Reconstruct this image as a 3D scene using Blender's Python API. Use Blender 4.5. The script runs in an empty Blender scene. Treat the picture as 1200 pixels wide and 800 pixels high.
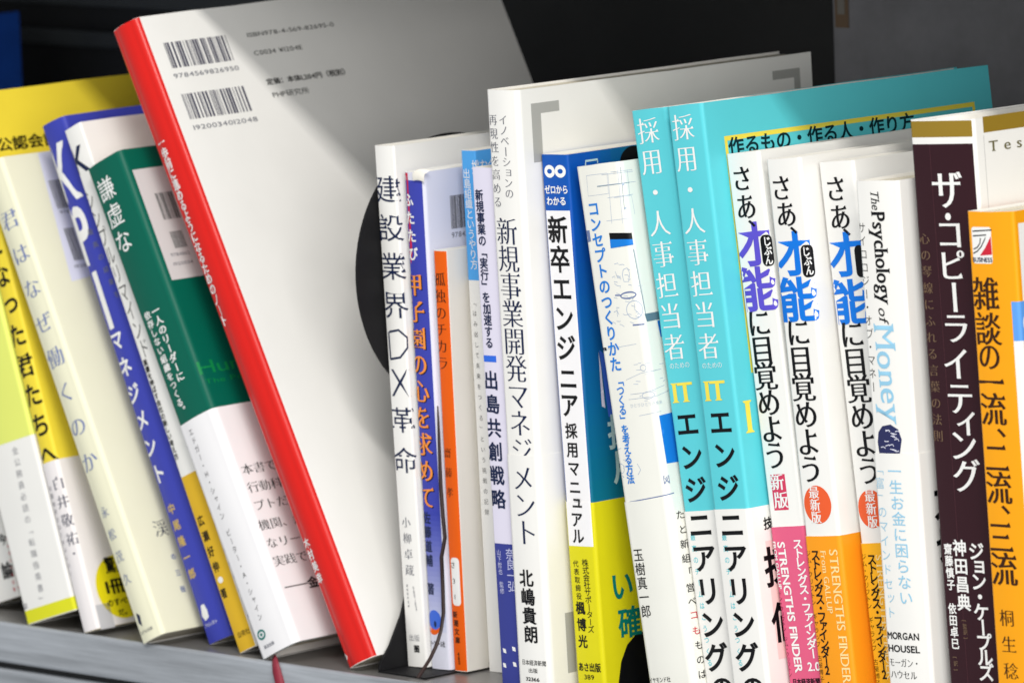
import bpy, math, random, json
from mathutils import Vector, Matrix
from mathutils.geometry import delaunay_2d_cdt
import numpy as np

SC = bpy.context.scene
COL = SC.collection
MMU = 0.001

# ---------------------------------------------------------------- camera
cam_data = bpy.data.cameras.new("camera")
cam = bpy.data.objects.new("camera", cam_data)
COL.objects.link(cam)
cam.matrix_world = Matrix([[0.7058548, -0.0681002, 0.7050754, 1.6988913], [0.7074815, 0.1172356, -0.6969403, -1.7026401], [-0.0351982, 0.9907665, 0.1309309, 0.4426114], [0.0, 0.0, 0.0, 1.0]])
cam_data.sensor_width = 36.0
cam_data.lens = 248.259
cam_data.clip_start = 0.05
cam_data.clip_end = 100.0
cam_data.dof.use_dof = True
cam_data.dof.focus_distance = 2.3844
cam_data.dof.aperture_fstop = 23.0
SC.camera = cam

# ---------------------------------------------------------------- light and exposure (indoor close-up: ceiling lamps and an added fill light)
world = bpy.data.worlds.new("World")
SC.world = world
world.use_nodes = True
bgn = world.node_tree.nodes["Background"]
bgn.inputs[0].default_value = (0.93, 0.97, 1.0, 1)
bgn.inputs[1].default_value = 0.45

def lamp(name, loc, rot, sx, sy, power, col):
    d = bpy.data.lights.new(name, 'AREA')
    d.shape = 'RECTANGLE'; d.size = sx; d.size_y = sy; d.energy = power; d.color = col
    o = bpy.data.objects.new(name, d); COL.objects.link(o)
    o.location = loc
    o.rotation_euler = rot
    return o
lamp("ceiling_lamp", (1.5, -1.35, 1.95), (0.25, 0, 0), 1.2, 0.2, 52, (1.0, 0.965, 0.92))
lamp("ceiling_lamp", (0.1, -1.35, 1.95), (0.25, 0, 0), 1.2, 0.2, 13, (1.0, 0.965, 0.92))
lamp("fill_light", (2.3, -1.5, 0.75), (math.radians(80), 0, math.radians(57)), 1.6, 1.1, 36, (1.0, 0.97, 0.93))  # added soft fill from the right, lifts the covers in shelf shadow

SC.view_settings.view_transform = 'Standard'
SC.view_settings.look = 'None'
SC.view_settings.gamma = 1.0
SC.view_settings.exposure = 0.1

# ---------------------------------------------------------------- materials
PAL = {'white':(243,242,238),'ivory':(240,240,232),'creamwhite':(240,236,226),'whitepink':(243,238,238),'whitelav':(242,241,243),'lavwhite':(226,227,242),'lav':(226,222,240),'label':(212,211,211),'greypanel':(200,200,205),'lime':(232,240,120),'yellowgreen':(226,226,40),'yellow':(246,222,66),'discyellow':(240,224,24),'cream':(238,236,208),'blue':(62,70,174),'gold':(226,182,44),'green':(0,96,78),'red':(210,24,16),'cobalt':(10,84,178),'acid':(222,214,24),'cyan':(94,208,219),'pink':(226,96,134),'tangerine':(250,160,30),'sunflower':(252,186,40),'marigold':(248,166,20),'maroon':(50,22,30),'maroonline':(84,48,56),'goldband':(150,122,40),'orange':(238,98,12),'skyblue':(84,170,240),'deepblue':(58,66,146),'ink':(10,11,15),'navyink':(22,36,72),'redink':(206,40,60),'greyink':(110,112,122),'bluegrey':(58,58,82),'whiteink':(244,244,242),'paleblue':(104,122,178),'greyblue':(108,124,168),'goldink':(206,176,100),'greenink':(14,132,72),'tealink':(0,120,112),'crimson':(196,30,66),'orangeink':(246,150,66),'darkbrown':(58,30,14),'blockblue':(52,110,226),'lavink':(196,198,232),'bracket':(176,176,172),'tealpale':(190,220,222),'blueink':(24,126,218),'greyteal':(98,128,144),'lineink':(174,188,208),'yellowink':(244,226,84),'tealdark':(4,44,52),'pinkwash':(250,218,214),'purpleink':(96,82,206),'azureink':(14,120,226),'rosered':(214,62,96),'discorange':(236,96,50),'creamink':(252,226,160),'skyink':(150,204,232),'indigo':(44,48,92),'khaki':(120,98,76),'oliveink':(110,104,70),'greyline':(180,178,178),'cornflower':(96,160,236),'ballblue':(66,110,220),'pages':(236,230,212),'bluefade0':(60,70,172),'bluefade1':(67,76,175),'bluefade2':(73,83,178),'bluefade3':(80,89,181),'bluefade4':(87,96,184),'bluefade5':(93,102,187),'bluefade6':(100,109,190),'bluefade7':(107,115,193),'bluefade8':(114,121,196),'bluefade9':(120,128,199),'bluefade10':(127,134,202),'bluefade11':(134,141,205),'bluefade12':(140,147,207),'bluefade13':(147,154,210),'bluefade14':(154,160,213),'bluefade15':(160,167,216),'bluefade16':(167,173,219),'bluefade17':(174,179,222),'bluefade18':(181,186,225),'bluefade19':(187,192,228),'bluefade20':(194,199,231),'bluefade21':(201,205,234),'bluefade22':(207,212,237),'bluefade23':(214,218,240),'sotgrad0':(10,84,178),'sotgrad1':(10,89,171),'sotgrad2':(9,94,164),'sotgrad3':(9,99,157),'sotgrad4':(9,105,149),'sotgrad5':(9,110,142),'sotgrad6':(8,115,135),'sotgrad7':(8,120,128),'sottone0':(10,82,172),'sottone1':(10,83,171),'sottone2':(10,85,169),'sottone3':(10,86,168),'sottone4':(10,87,166),'sottone5':(10,89,165),'sottone6':(9,90,164),'sottone7':(9,91,162),'sottone8':(9,92,161),'sottone9':(9,94,159),'sottone10':(9,95,158),'sottone11':(9,96,157),'sottone12':(9,98,155),'sottone13':(9,99,154),'sottone14':(9,100,153),'sottone15':(9,102,151),'sottone16':(9,103,150),'sottone17':(9,104,148),'sottone18':(8,105,147),'sottone19':(8,107,146),'sottone20':(8,108,144),'sottone21':(8,109,143),'sottone22':(8,111,141),'sottone23':(8,112,140)}
def lin(c):
    c /= 255.0
    return c / 12.92 if c <= 0.04045 else ((c + 0.055) / 1.055) ** 2.4
def N(t, kind, **kw):
    n = t.nodes.new(kind)
    for k, v in kw.items():
        setattr(n, k, v)
    return n
MATS = {}
def paper(key, rough=0.42, coat=0.0):
    """printed coated paper: flat ink, faint mottling, very fine surface ripple"""
    if key in MATS:
        return MATS[key]
    m = bpy.data.materials.new("printed_paper_" + key); m.use_nodes = True
    t = m.node_tree; b = t.nodes["Principled BSDF"]
    rgb = [lin(c) * 0.92 for c in PAL[key]]
    if key == "red": coat, rough = 0.35, 0.34
    if coat:
        b.inputs["Coat Weight"].default_value = coat
        b.inputs["Coat Roughness"].default_value = 0.25
    tc = N(t, 'ShaderNodeTexCoord')
    no = N(t, 'ShaderNodeTexNoise'); no.inputs["Scale"].default_value = 38; no.inputs["Detail"].default_value = 5
    t.links.new(tc.outputs["Object"], no.inputs["Vector"])
    mr = N(t, 'ShaderNodeMapRange'); mr.inputs[3].default_value = 0.955; mr.inputs[4].default_value = 1.045
    t.links.new(no.outputs[0], mr.inputs[0])
    mx = N(t, 'ShaderNodeMix', data_type='RGBA', blend_type='MULTIPLY'); mx.inputs[0].default_value = 1.0
    mx.inputs[6].default_value = (*rgb, 1)
    t.links.new(mr.outputs[0], mx.inputs[7]); t.links.new(mx.outputs[2], b.inputs["Base Color"])
    n2 = N(t, 'ShaderNodeTexNoise'); n2.inputs["Scale"].default_value = 60; n2.inputs["Detail"].default_value = 3
    t.links.new(tc.outputs["Object"], n2.inputs["Vector"])
    r2 = N(t, 'ShaderNodeMapRange'); r2.inputs[3].default_value = rough - 0.06; r2.inputs[4].default_value = rough + 0.1
    t.links.new(n2.outputs[0], r2.inputs[0]); t.links.new(r2.outputs[0], b.inputs["Roughness"])
    bp = N(t, 'ShaderNodeBump'); bp.inputs["Strength"].default_value = 0.22; bp.inputs["Distance"].default_value = 0.002
    n3 = N(t, 'ShaderNodeTexNoise'); n3.inputs["Scale"].default_value = 22; n3.inputs["Detail"].default_value = 2
    t.links.new(tc.outputs["Object"], n3.inputs["Vector"])
    t.links.new(n3.outputs[0], bp.inputs["Height"]); t.links.new(bp.outputs[0], b.inputs["Normal"])
    b.inputs["Specular IOR Level"].default_value = 0.2
    MATS[key] = m
    return m
def pages_mat():
    if "PAGES" in MATS:
        return MATS["PAGES"]
    m = bpy.data.materials.new("page_edges"); m.use_nodes = True
    t = m.node_tree; b = t.nodes["Principled BSDF"]
    tc = N(t, 'ShaderNodeTexCoord')
    mp = N(t, 'ShaderNodeMapping'); mp.inputs["Scale"].default_value = (4200, 14, 9)
    no = N(t, 'ShaderNodeTexNoise'); no.inputs["Scale"].default_value = 1.0; no.inputs["Detail"].default_value = 2
    t.links.new(tc.outputs["Object"], mp.inputs[0]); t.links.new(mp.outputs[0], no.inputs["Vector"])
    cr = N(t, 'ShaderNodeValToRGB')
    a = [lin(c) for c in PAL["pages"]]
    cr.color_ramp.elements[0].position = 0.3; cr.color_ramp.elements[0].color = (a[0] * .6, a[1] * .57, a[2] * .5, 1)
    cr.color_ramp.elements[1].position = 0.62; cr.color_ramp.elements[1].color = (a[0] * .95, a[1] * .94, a[2] * .93, 1)
    t.links.new(no.outputs[0], cr.inputs[0]); t.links.new(cr.outputs[0], b.inputs["Base Color"])
    bp = N(t, 'ShaderNodeBump'); bp.inputs["Strength"].default_value = 0.5; bp.inputs["Distance"].default_value = 0.0004
    t.links.new(no.outputs[0], bp.inputs["Height"]); t.links.new(bp.outputs[0], b.inputs["Normal"])
    b.inputs["Roughness"].default_value = 0.85
    MATS["PAGES"] = m
    return m
def plain(key, rgb, rough=0.5, metal=0.0, streak=None, spots=0.0):
    if key in MATS:
        return MATS[key]
    m = bpy.data.materials.new(key); m.use_nodes = True
    t = m.node_tree; b = t.nodes["Principled BSDF"]
    b.inputs["Metallic"].default_value = metal
    tc = N(t, 'ShaderNodeTexCoord'); mp = N(t, 'ShaderNodeMapping')
    mp.inputs["Scale"].default_value = streak or (40, 40, 40)
    no = N(t, 'ShaderNodeTexNoise'); no.inputs["Scale"].default_value = 1.0; no.inputs["Detail"].default_value = 8; no.inputs["Roughness"].default_value = 0.65
    t.links.new(tc.outputs["Object"], mp.inputs[0]); t.links.new(mp.outputs[0], no.inputs["Vector"])
    cr = N(t, 'ShaderNodeValToRGB')
    k = 0.55 if spots else 0.82
    cr.color_ramp.elements[0].position = 0.32; cr.color_ramp.elements[0].color = (rgb[0] * k, rgb[1] * k, rgb[2] * k, 1)
    cr.color_ramp.elements[1].position = 0.66; cr.color_ramp.elements[1].color = (rgb[0] * 1.12, rgb[1] * 1.12, rgb[2] * 1.12, 1)
    t.links.new(no.outputs[0], cr.inputs[0]); t.links.new(cr.outputs[0], b.inputs["Base Color"])
    mr = N(t, 'ShaderNodeMapRange'); mr.inputs[3].default_value = max(.05, rough - .12); mr.inputs[4].default_value = rough + .15
    t.links.new(no.outputs[0], mr.inputs[0]); t.links.new(mr.outputs[0], b.inputs["Roughness"])
    bp = N(t, 'ShaderNodeBump'); bp.inputs["Strength"].default_value = 0.15; bp.inputs["Distance"].default_value = 0.0006
    t.links.new(no.outputs[0], bp.inputs["Height"]); t.links.new(bp.outputs[0], b.inputs["Normal"])
    MATS[key] = m
    return m

# ---------------------------------------------------------------- mesh helpers
class Mesh:
    """collects vertices (mm, in the thing's own frame) and faces with a material each"""
    def __init__(s):
        s.v = []; s.f = []; s.m = []; s.mats = []; s.smooth = []
    def mi(s, mat):
        if mat not in s.mats:
            s.mats.append(mat)
        return s.mats.index(mat)
    def grid(s, pts, mat, smooth=True, flip=False):
        base = len(s.v); k = s.mi(mat); nr, nc = len(pts), len(pts[0])
        for r in pts: s.v += r
        for i in range(nr - 1):
            for j in range(nc - 1):
                q = [base + i * nc + j, base + i * nc + j + 1, base + (i + 1) * nc + j + 1, base + (i + 1) * nc + j]
                s.f.append(q[::-1] if flip else q); s.m.append(k); s.smooth.append(smooth)
    def poly(s, verts, faces, mat, smooth=True):
        base = len(s.v); k = s.mi(mat); s.v += verts
        for f in faces:
            s.f.append([base + i for i in f]); s.m.append(k); s.smooth.append(smooth)
    def box(s, x0, x1, y0, y1, z0, z1, mat):
        P = [(x, y, z) for z in (z0, z1) for y in (y0, y1) for x in (x0, x1)]
        s.poly(P, [(0, 2, 3, 1), (4, 5, 7, 6), (0, 1, 5, 4), (2, 6, 7, 3), (0, 4, 6, 2), (1, 3, 7, 5)], mat, False)
    def build(s, name, parent=None, bevel=0):
        me = bpy.data.meshes.new(name)
        me.from_pydata([(a * MMU, b * MMU, c * MMU) for a, b, c in s.v], [], s.f)
        for m in s.mats: me.materials.append(m)
        me.polygons.foreach_set("material_index", s.m)
        me.polygons.foreach_set("use_smooth", s.smooth)
        me.update()
        o = bpy.data.objects.new(name, me); COL.objects.link(o)
        if parent: o.parent = parent
        if bevel:
            b = o.modifiers.new("edge", 'BEVEL'); b.width = bevel * MMU; b.segments = 3; b.limit_method = 'ANGLE'
        return o
def thing(name, label, cat, loc=(0, 0, 0), rot=(0, 0, 0), group=None):
    o = bpy.data.objects.new(name, None); COL.objects.link(o)
    o.empty_display_size = 0.02
    o.location = [c * MMU for c in loc]; o.rotation_euler = rot
    o["label"] = label; o["category"] = cat
    if group: o["group"] = group
    return o
def extrude_x(mesh, outline, x0, x1, mat):
    """closed (y,z) outline -> slab between x0 and x1"""
    n = len(outline)
    A = [(x0, y, z) for y, z in outline]; B = [(x1, y, z) for y, z in outline]
    mesh.poly(A, [list(range(n))[::-1]], mat, False); mesh.poly(B, [list(range(n))], mat, False)
    for i in range(n):
        j = (i + 1) % n
        mesh.poly([A[i], A[j], B[j], B[i]], [(0, 1, 2, 3)], mat, False)

# ---------------------------------------------------------------- the shelf
STEEL = plain("grey_painted_steel", (0.35, 0.375, 0.41), 0.42, 0.0, (9, 160, 160), 1)
FLOOR = plain("worn_shelf_top", (0.17, 0.165, 0.16), 0.3, 0.0, (22, 30, 30), 1)
DARK = plain("shaded_gap_black", (0.006, 0.0065, 0.007), 0.6); RIB = plain("charcoal_steel", (0.035, 0.04, 0.042), 0.5)  # DARK: shade of the deep shelf interior put into the colour
PANEL = plain("grey_back_panel", (0.2, 0.2, 0.215), 0.5)
shelf = thing("metal_shelf", "grey painted steel shelf with a worn front lip that all the books stand on", "shelf")
X0, X1 = -620, 520
def profile_slab(name, prof, mat, x0=X0, x1=X1):
    m = Mesh(); extrude_x(m, prof, x0, x1, mat); return m.build(name, shelf, 0.5)
LIPY = -12.81
m = Mesh(); m.box(X0, X1, LIPY + 2.2, 232, -14, 0, FLOOR); m.build("shelf_board", shelf)
m = Mesh()
prof = [(LIPY + 2.1, -.9), (LIPY + 2.1, 0.35), (LIPY + 1.2, .5), (LIPY + .4, .25), (LIPY, -.6), (LIPY - .15, -7), (LIPY, -13.6), (LIPY + .5, -14.6), (LIPY + 2.1, -14.9)]
extrude_x(m, prof, X0, X1, STEEL); m.build("front_lip", shelf)
m = Mesh()
prof = [(LIPY + 3.5, -17.3), (LIPY + 1.4, -17.6), (LIPY + .6, -18.4), (LIPY + .3, -24), (LIPY + .3, -40), (LIPY + 3.5, -40)]
extrude_x(m, prof, X0, X1, STEEL); m.box(X0, X1, LIPY + 3.6, LIPY + 10, -40, -14.1, DARK); m.build("shelf_apron", shelf)
m = Mesh(); m.box(X0, X1, LIPY + .3, 232, 271.3, 286, STEEL); m.build("upper_shelf_board", shelf)
m = Mesh(); m.box(X0, X1, 232.5, 236, -40, 286, DARK)
for z0, z1, y0 in [(186, 193, 228), (203, 211, 227), (221, 234, 225), (246, 262, 226)]:
    m.box(X0 + 3, -330, y0, 232.2, z0, z1, RIB)
m.build("back_panel", shelf, 1.2)
for xs in (X0 - 4, X1):
    m = Mesh(); m.box(xs, xs + 4, LIPY, 236, -40, 286, STEEL); m.build("unseen_side_panel", shelf)  # unseen ends, added to keep side light out and darken the inside
m = Mesh(); m.box(-71, X1 - 1, 219.5, 223, 1, 270, PANEL); gp = m.build("grey_panel", shelf, 1.0)
m = Mesh(); m.box(-69, -62.5, 219.0, 219.35, 211, 262, paper("khaki")); m.box(-67.5, -64, 218.7, 218.98, 216, 262, plain("tag_face", (.2, .185, .16), .6)); m.build("tag", gp)

# ---------------------------------------------------------------- black bookend
be = thing("bookend", "black steel bookend with a round head between the leaning notebook and slim white book", "bookend", (-92.75, 0, 0), (0, math.radians(-2.17), 0))
BLK = plain("black_satin_steel", (0.008, 0.008, 0.009), 0.6); BLK.node_tree.nodes["Principled BSDF"].inputs["Specular IOR Level"].default_value = 0.2
cy, cz, rr = 46, 138.3, 49
out = [(cy + rr * math.cos(math.radians(a)), cz + rr * math.sin(math.radians(a))) for a in range(-62, 243, 5)]
yl = cy - rr * math.cos(math.radians(62))
out += [(19.5, 84), (18.5, 70), (17, 50), (13.5, 32), (8, 19), (1.5, 9), (-3, 4.2), (-4.2, 1.2), (-4, .75), (93, .75), (93.2, 1.2), (92, 4.2), (87.5, 9), (81, 19), (75.5, 32), (72, 50), (70.5, 70), (69.5, 84)]
m = Mesh(); extrude_x(m, out, 0, 1.0, BLK); m.build("upright_plate", be, 0.25)
m = Mesh(); m.box(-.3, 24, -4, 93, 0.05, 0.6, BLK); bp_ = m.build("base_plate", be); bp_.rotation_euler = (0, math.radians(2.17), 0)

# ---------------------------------------------------------------- lettering
STY = dict(g=(.004, .004), gl=(-.010, -.010), gb=(.026, .022), gx=(.03, .022), m2=(.0, .0), m=(.006, -.018), mb=(.022, -.004), si=(.006, -.002), s=(.014, -.003), sb=(.03, .006))
SERIF = {'si', 'm', 'mb', 's', 'sb', 'm2'}
ROT = set('ー「」〜…（）()[]')
SMALL = set('ぁぃぅぇぉっゃゅょァィゥェォッャュョ')
RAW = {}
def load_outlines(chars):
    obs = []
    for ch in chars:
        c = bpy.data.curves.new("glyph", 'FONT'); c.body = ch; c.size = 1.0; c.resolution_u = 3
        o = bpy.data.objects.new("glyph", c); COL.objects.link(o); obs.append((ch, o))
    dg = bpy.context.evaluated_depsgraph_get()
    for ch, o in obs:
        cu = o.to_curve(dg); polys = []
        for sp in cu.splines:
            P = sp.bezier_points; n = len(P); pts = []
            for i in range(n):
                a, b = P[i], P[(i + 1) % n]
                p0, p1, p2, p3 = [np.array(q[:2]) for q in (a.co, a.handle_right, b.handle_left, b.co)]
                d = p3 - p0; L = float(np.hypot(*d))
                if L < 1e-6: continue
                dev = max(abs(d[0] * (q - p0)[1] - d[1] * (q - p0)[0]) / L for q in (p1, p2))
                k = 1 if dev < .003 else (2 if dev < .02 else 4)
                for s in range(k):
                    t = s / k; pts.append((1 - t) ** 3 * p0 + 3 * (1 - t) ** 2 * t * p1 + 3 * (1 - t) * t * t * p2 + t ** 3 * p3)
            q = []
            for p in pts:
                if not q or np.hypot(*(p - q[-1])) > .002: q.append(p)
            if len(q) > 2 and np.hypot(*(q[0] - q[-1])) < .002: q.pop()
            if len(q) > 2: polys.append(np.array(q))
        RAW[ch] = polys
        o.to_curve_clear()
    for ch, o in obs:
        c = o.data; bpy.data.objects.remove(o); bpy.data.curves.remove(c)
def area(p):
    x, y = p[:, 0], p[:, 1]; return .5 * float(np.sum(x * np.roll(y, -1) - y * np.roll(x, -1)))
GCACHE = {}
def outline(ch, style):
    polys = RAW.get(ch) or []
    if not polys: return []
    ax, ay = STY[style]
    sg = 1 if max((area(p) for p in polys), key=abs) > 0 else -1
    res = []
    for p in polys:
        prev, nxt = np.roll(p, 1, 0), np.roll(p, -1, 0)
        e1, e2 = p - prev, nxt - p
        e1 /= np.maximum(np.hypot(e1[:, 0], e1[:, 1]), 1e-9)[:, None]; e2 /= np.maximum(np.hypot(e2[:, 0], e2[:, 1]), 1e-9)[:, None]
        n1 = np.stack([e1[:, 1], -e1[:, 0]], 1) * sg; n2 = np.stack([e2[:, 1], -e2[:, 0]], 1) * sg
        b = n1 + n2; d = np.maximum(1 + np.sum(n1 * n2, 1), .35)[:, None]
        off = b / d
        w = np.ones(2)
        res.append(p + off * np.array([ax, ay]))
    if style in SERIF:
        latin = ord(ch) < 256
        extra = []
        for p0, p in zip(polys, res):
            n = len(p)
            for i in range(n):
                a, b_ = p0[i], p0[(i + 1) % n]; d = b_ - a; L = float(np.hypot(*d))
                nx, ny = d[1] * sg / max(L, 1e-9), -d[0] * sg / max(L, 1e-9)
                pa, pb = p0[i - 1] - a, p0[(i + 2) % n] - b_
                A, B = p[i], p[(i + 1) % n]
                if latin and abs(ny) > .97 and .05 < L < .2 and abs(pa[1]) > .08 and abs(pb[1]) > .08:
                    lo, hi = min(A[0], B[0]), max(A[0], B[0]); y = A[1]; s = 1 if ny > 0 else -1
                    q = np.array([(lo - .065, y), (hi + .065, y), (hi + .055, y - s * .03), (hi, y - s * .055), (lo, y - s * .055), (lo - .055, y - s * .03)])
                    extra.append(q)
                elif not latin and nx > .97 and .03 < L < .12 and pa[0] < -.1 and pb[0] < -.1:
                    x = (A[0] + B[0]) / 2; lo, hi = min(A[1], B[1]), max(A[1], B[1])
                    extra.append(np.array([(x + .015, lo), (x - .03, hi + .065), (x - .12, hi), (x - .12, lo)]))
        for q in extra:
            if area(q) * sg < 0: q = q[::-1]
            res.append(q)
    return [(p, sg) for p in res]
def tess(polys, step):
    """triangulate closed outlines (non-zero winding) with a light inner grid"""
    V = []; E = []
    for p in polys:
        b = len(V); n = len(p)
        V += [Vector((float(x), float(y))) for x, y in p]; E += [(b + i, b + (i + 1) % n) for i in range(n)]
    allp = np.concatenate(polys); lo, hi = allp.min(0), allp.max(0)
    if step:
        for x in np.arange(lo[0] + step * .5, hi[0], step):
            for y in np.arange(lo[1] + step * .47, hi[1], step * 1.6):
                V.append(Vector((float(x) + .0013, float(y) + .0007)))
    vo, eo, fo = delaunay_2d_cdt(V, E, [], 0, 1e-6)[:3]
    P = np.array([(v.x, v.y) for v in vo]); F = np.array([f for f in fo if len(f) == 3])
    if not len(F): return [], []
    c = P[F].mean(1); w = np.zeros(len(c), int)
    for p in polys:
        a = p; b = np.roll(p, -1, 0)
        for (x0, y0), (x1, y1) in zip(a, b):
            up = (y0 <= c[:, 1]) & (y1 > c[:, 1]); dn = (y1 <= c[:, 1]) & (y0 > c[:, 1])
            if not (up.any() or dn.any()): continue
            xi = x0 + (c[:, 1] - y0) * (x1 - x0) / (y1 - y0 if y1 != y0 else 1e-12)
            w += (up & (c[:, 0] < xi)).astype(int) - (dn & (c[:, 0] < xi)).astype(int)
    F = F[w != 0]
    used = np.unique(F); mp = -np.ones(len(P), int); mp[used] = np.arange(len(used))
    return P[used], mp[F].tolist()
CJC = [0.5, 0.38, 1.0]
def glyph(ch, style):
    k = (ch, style)
    if k not in GCACHE:
        o = outline(ch, style)
        if not o: GCACHE[k] = ([], [], 0, 0)
        else:
            ps = [p for p, s in o]; P, F = tess(ps, .14)
            raw = np.concatenate(RAW[ch])
            if style == 'si': P = P + np.stack([P[:, 1] * .24, P[:, 1] * 0], 1)
            GCACHE[k] = (P, F, float(raw[:, 0].min()), float(raw[:, 0].max()))
    return GCACHE[k]

# ---------------------------------------------------------------- books
class Surf:
    """outer skin of a book: b runs round the back, v up, off outward"""
    def __init__(s, t, h, d, r, bulge):
        s.t, s.h, s.d, s.r, s.bg = t, h, d, min(r, t * .48), bulge
    def __call__(s, b, v, off=0.0):
        t, r, q = s.t, s.r, math.pi / 2
        if b < -r: return (-off, -b, v)
        if b < r:
            a = (b + r) / (2 * r) * q; return (r - (r + off) * math.cos(a), r - (r + off) * math.sin(a), v)
        if b <= t - r:
            w = t - 2 * r; u = (b - t / 2) / (w / 2) if w > 0 else 0; return (b, -off - s.bg * (1 - u * u), v)
        if b < t + r:
            a = (b - t + r) / (2 * r) * q; return (t - r + (r + off) * math.sin(a), r - (r + off) * math.cos(a), v)
        return (t + off, b - t, v)
    def samples(s, b0, b1):
        t, r = s.t, s.r; S = [b0, b1]
        for c in (0, t): S += [c - r + 2 * r * i / 12 for i in range(13)]
        S += [r + (t - 2 * r) * i / 10 for i in range(11)]
        S += [-r - (s.d - r) * i / 5 for i in range(6)] + [t + r + (s.d - r) * i / 8 for i in range(9)]
        S = sorted(x for x in S if b0 - 1e-9 <= x <= b1 + 1e-9); o = [S[0]]
        for x in S[1:]:
            if x - o[-1] > 1e-4: o.append(x)
        return o
LAY = 0.035
def shell(mesh, S, b0, b1, v0, v1, o0, o1, mat, rim, rnd, wob):
    """a folded sheet with thickness: outside, inside and the cut edges"""
    bs = S.samples(b0, b1)
    ph = rnd.random() * 6
    top = [v1 + wob * (math.sin(b * .11 + ph) + .6 * math.sin(b * .37 + ph * 2) + .5 * (rnd.random() - .5)) for b in bs]
    vs = [v0, v0 + (v1 - v0) * .5]
    outp = [[S(b, v, o1) for b in bs] for v in vs] + [[S(b, tp, o1) for b, tp in zip(bs, top)]]
    inp = [[S(b, v, o0) for b in bs] for v in vs] + [[S(b, tp, o0) for b, tp in zip(bs, top)]]
    mesh.grid(outp, mat); mesh.grid(inp, rim, True, True)
    mesh.grid([outp[-1], inp[-1]], rim, False); mesh.grid([inp[0], outp[0]], rim, False)
    for j in (0, len(bs) - 1):
        col_o = [r[j] for r in outp]; col_i = [r[j] for r in inp]
        mesh.grid([col_i, col_o] if j == 0 else [col_o, col_i], rim, False)
def put(mesh, S, P, F, off, mat, fx):
    if len(F): mesh.poly([S(*fx(x, y), off) for x, y in P], F, mat)
def text_v(mesh, S, off, it, base):
    _, _, t, b0, b1, v0, adv, size, wf, sty, col, lay = it
    mat = paper(col); n = max(1, len(t) - 1); k = size / CJC[2]
    for i, ch in enumerate(t):
        if ch in ' 　': continue
        P, F, x0, x1 = glyph(ch, {'mb': 'gb', 'm': 'g'}.get(sty, sty) if ch in ROT else sty)
        if not len(F): continue
        b = b0 + (b1 - b0) * i / n; v = v0 - adv * i
        cx = CJC[0] if ord(ch) > 0x2000 else (x0 + x1) / 2
        cyy = CJC[1] if ord(ch) > 0x2000 else .36
        dx, dy = (.12, .1) if ch in SMALL else (0, 0)
        if ch in '、。' and len(t) > 1: dx, dy = .62, .62
        if ch in '、。・ィ' and len(t) == 1: cx, cyy = (P.min(0) + P.max(0)) / 2
        sc = .72 if ch in SMALL else 1
        if ch in ROT: fx = lambda x, y: (b + (y - cyy) * k * wf, v - (x - cx) * k)
        else: fx = lambda x, y: (b + ((x - cx) + dx) * k * wf, v + ((y - cyy) + dy) * k)
        put(mesh, S, P, F, off, mat, fx)
def run(t, sty):
    x = 0; o = []
    for ch in t:
        if ch in ' 　': x += .32 if ch == ' ' else 1; continue
        P, F, x0, x1 = glyph(ch, sty)
        if ord(ch) > 0x2000: o.append((P, F, x)); x += CJC[0] * 2
        else: o.append((P, F, x - x0 + .05)); x += (x1 - x0) + .11
    return o, x
def text_h(mesh, S, off, it):
    _, _, t, b0, b1, v, size, sty, col, lay = it
    o, L = run(t, sty); kx = (b1 - b0) / max(L, .01); k = size
    for P, F, x in o: put(mesh, S, P, F, off, paper(col), lambda px, py: (b0 + (x + px) * kx, v + (py - .36) * k))
def text_d(mesh, S, off, it):
    _, _, t, b0, b1, v0, v1, size, sty, col, lay = it
    o, L = run(t, sty); kx = (v0 - v1) / max(L, .01)
    for P, F, x in o:
        put(mesh, S, P, F, off, paper(col), lambda px, py: (b0 + (b1 - b0) * (x + px) / L + (py - .36) * size, v0 - (x + px) * kx))
def disc(cb, cv, rb, rv, n=40):
    return np.array([(cb + rb * math.cos(a * 2 * math.pi / n), cv + rv * math.sin(a * 2 * math.pi / n)) for a in range(n)])
def rrect(b0, b1, v0, v1, r):
    q = []
    for cx, cyv, a0 in ((b1 - r, v1 - r, 0), (b0 + r, v1 - r, 90), (b0 + r, v0 + r, 180), (b1 - r, v0 + r, 270)):
        q += [(cx + r * math.cos(math.radians(a0 + a)), cyv + r * math.sin(math.radians(a0 + a))) for a in range(0, 91, 15)]
    return np.array(q)
def stroke(pts, w):
    P = np.array(pts, float); L = []; R = []
    for i in range(len(P)):
        d = P[min(i + 1, len(P) - 1)] - P[max(i - 1, 0)]; d /= max(np.hypot(*d), 1e-9); n = np.array([-d[1], d[0]]) * w / 2
        L.append(P[i] + n); R.append(P[i] - n)
    return np.array(L + R[::-1])
def refine(p, step=.8):
    o = []
    for a, b in zip(p, np.roll(p, -1, 0)):
        k = max(1, int(np.hypot(*(b - a)) / step))
        o += [a + (b - a) * i / k for i in range(k)]
    return np.array(o)
def shape(mesh, S, off, p, col, holes=()):
    p = refine(np.array(p, float))
    if area(p) < 0: p = p[::-1]
    hs = []
    for h in holes:
        h = refine(h); hs.append(h if area(h) < 0 else h[::-1])
    P, F = tess([p] + hs, 1.2); put(mesh, S, P, F, off, paper(col), lambda x, y: (x, y))
def patch(mesh, S, off, b0, b1, v0, v1, col):
    b0 = max(b0, -S.d + .2); b1 = min(b1, S.t + S.d - .2)
    bs = S.samples(b0, b1); mesh.grid([[S(b, v, off) for b in bs] for v in (v0, v1)], paper(col))
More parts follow.
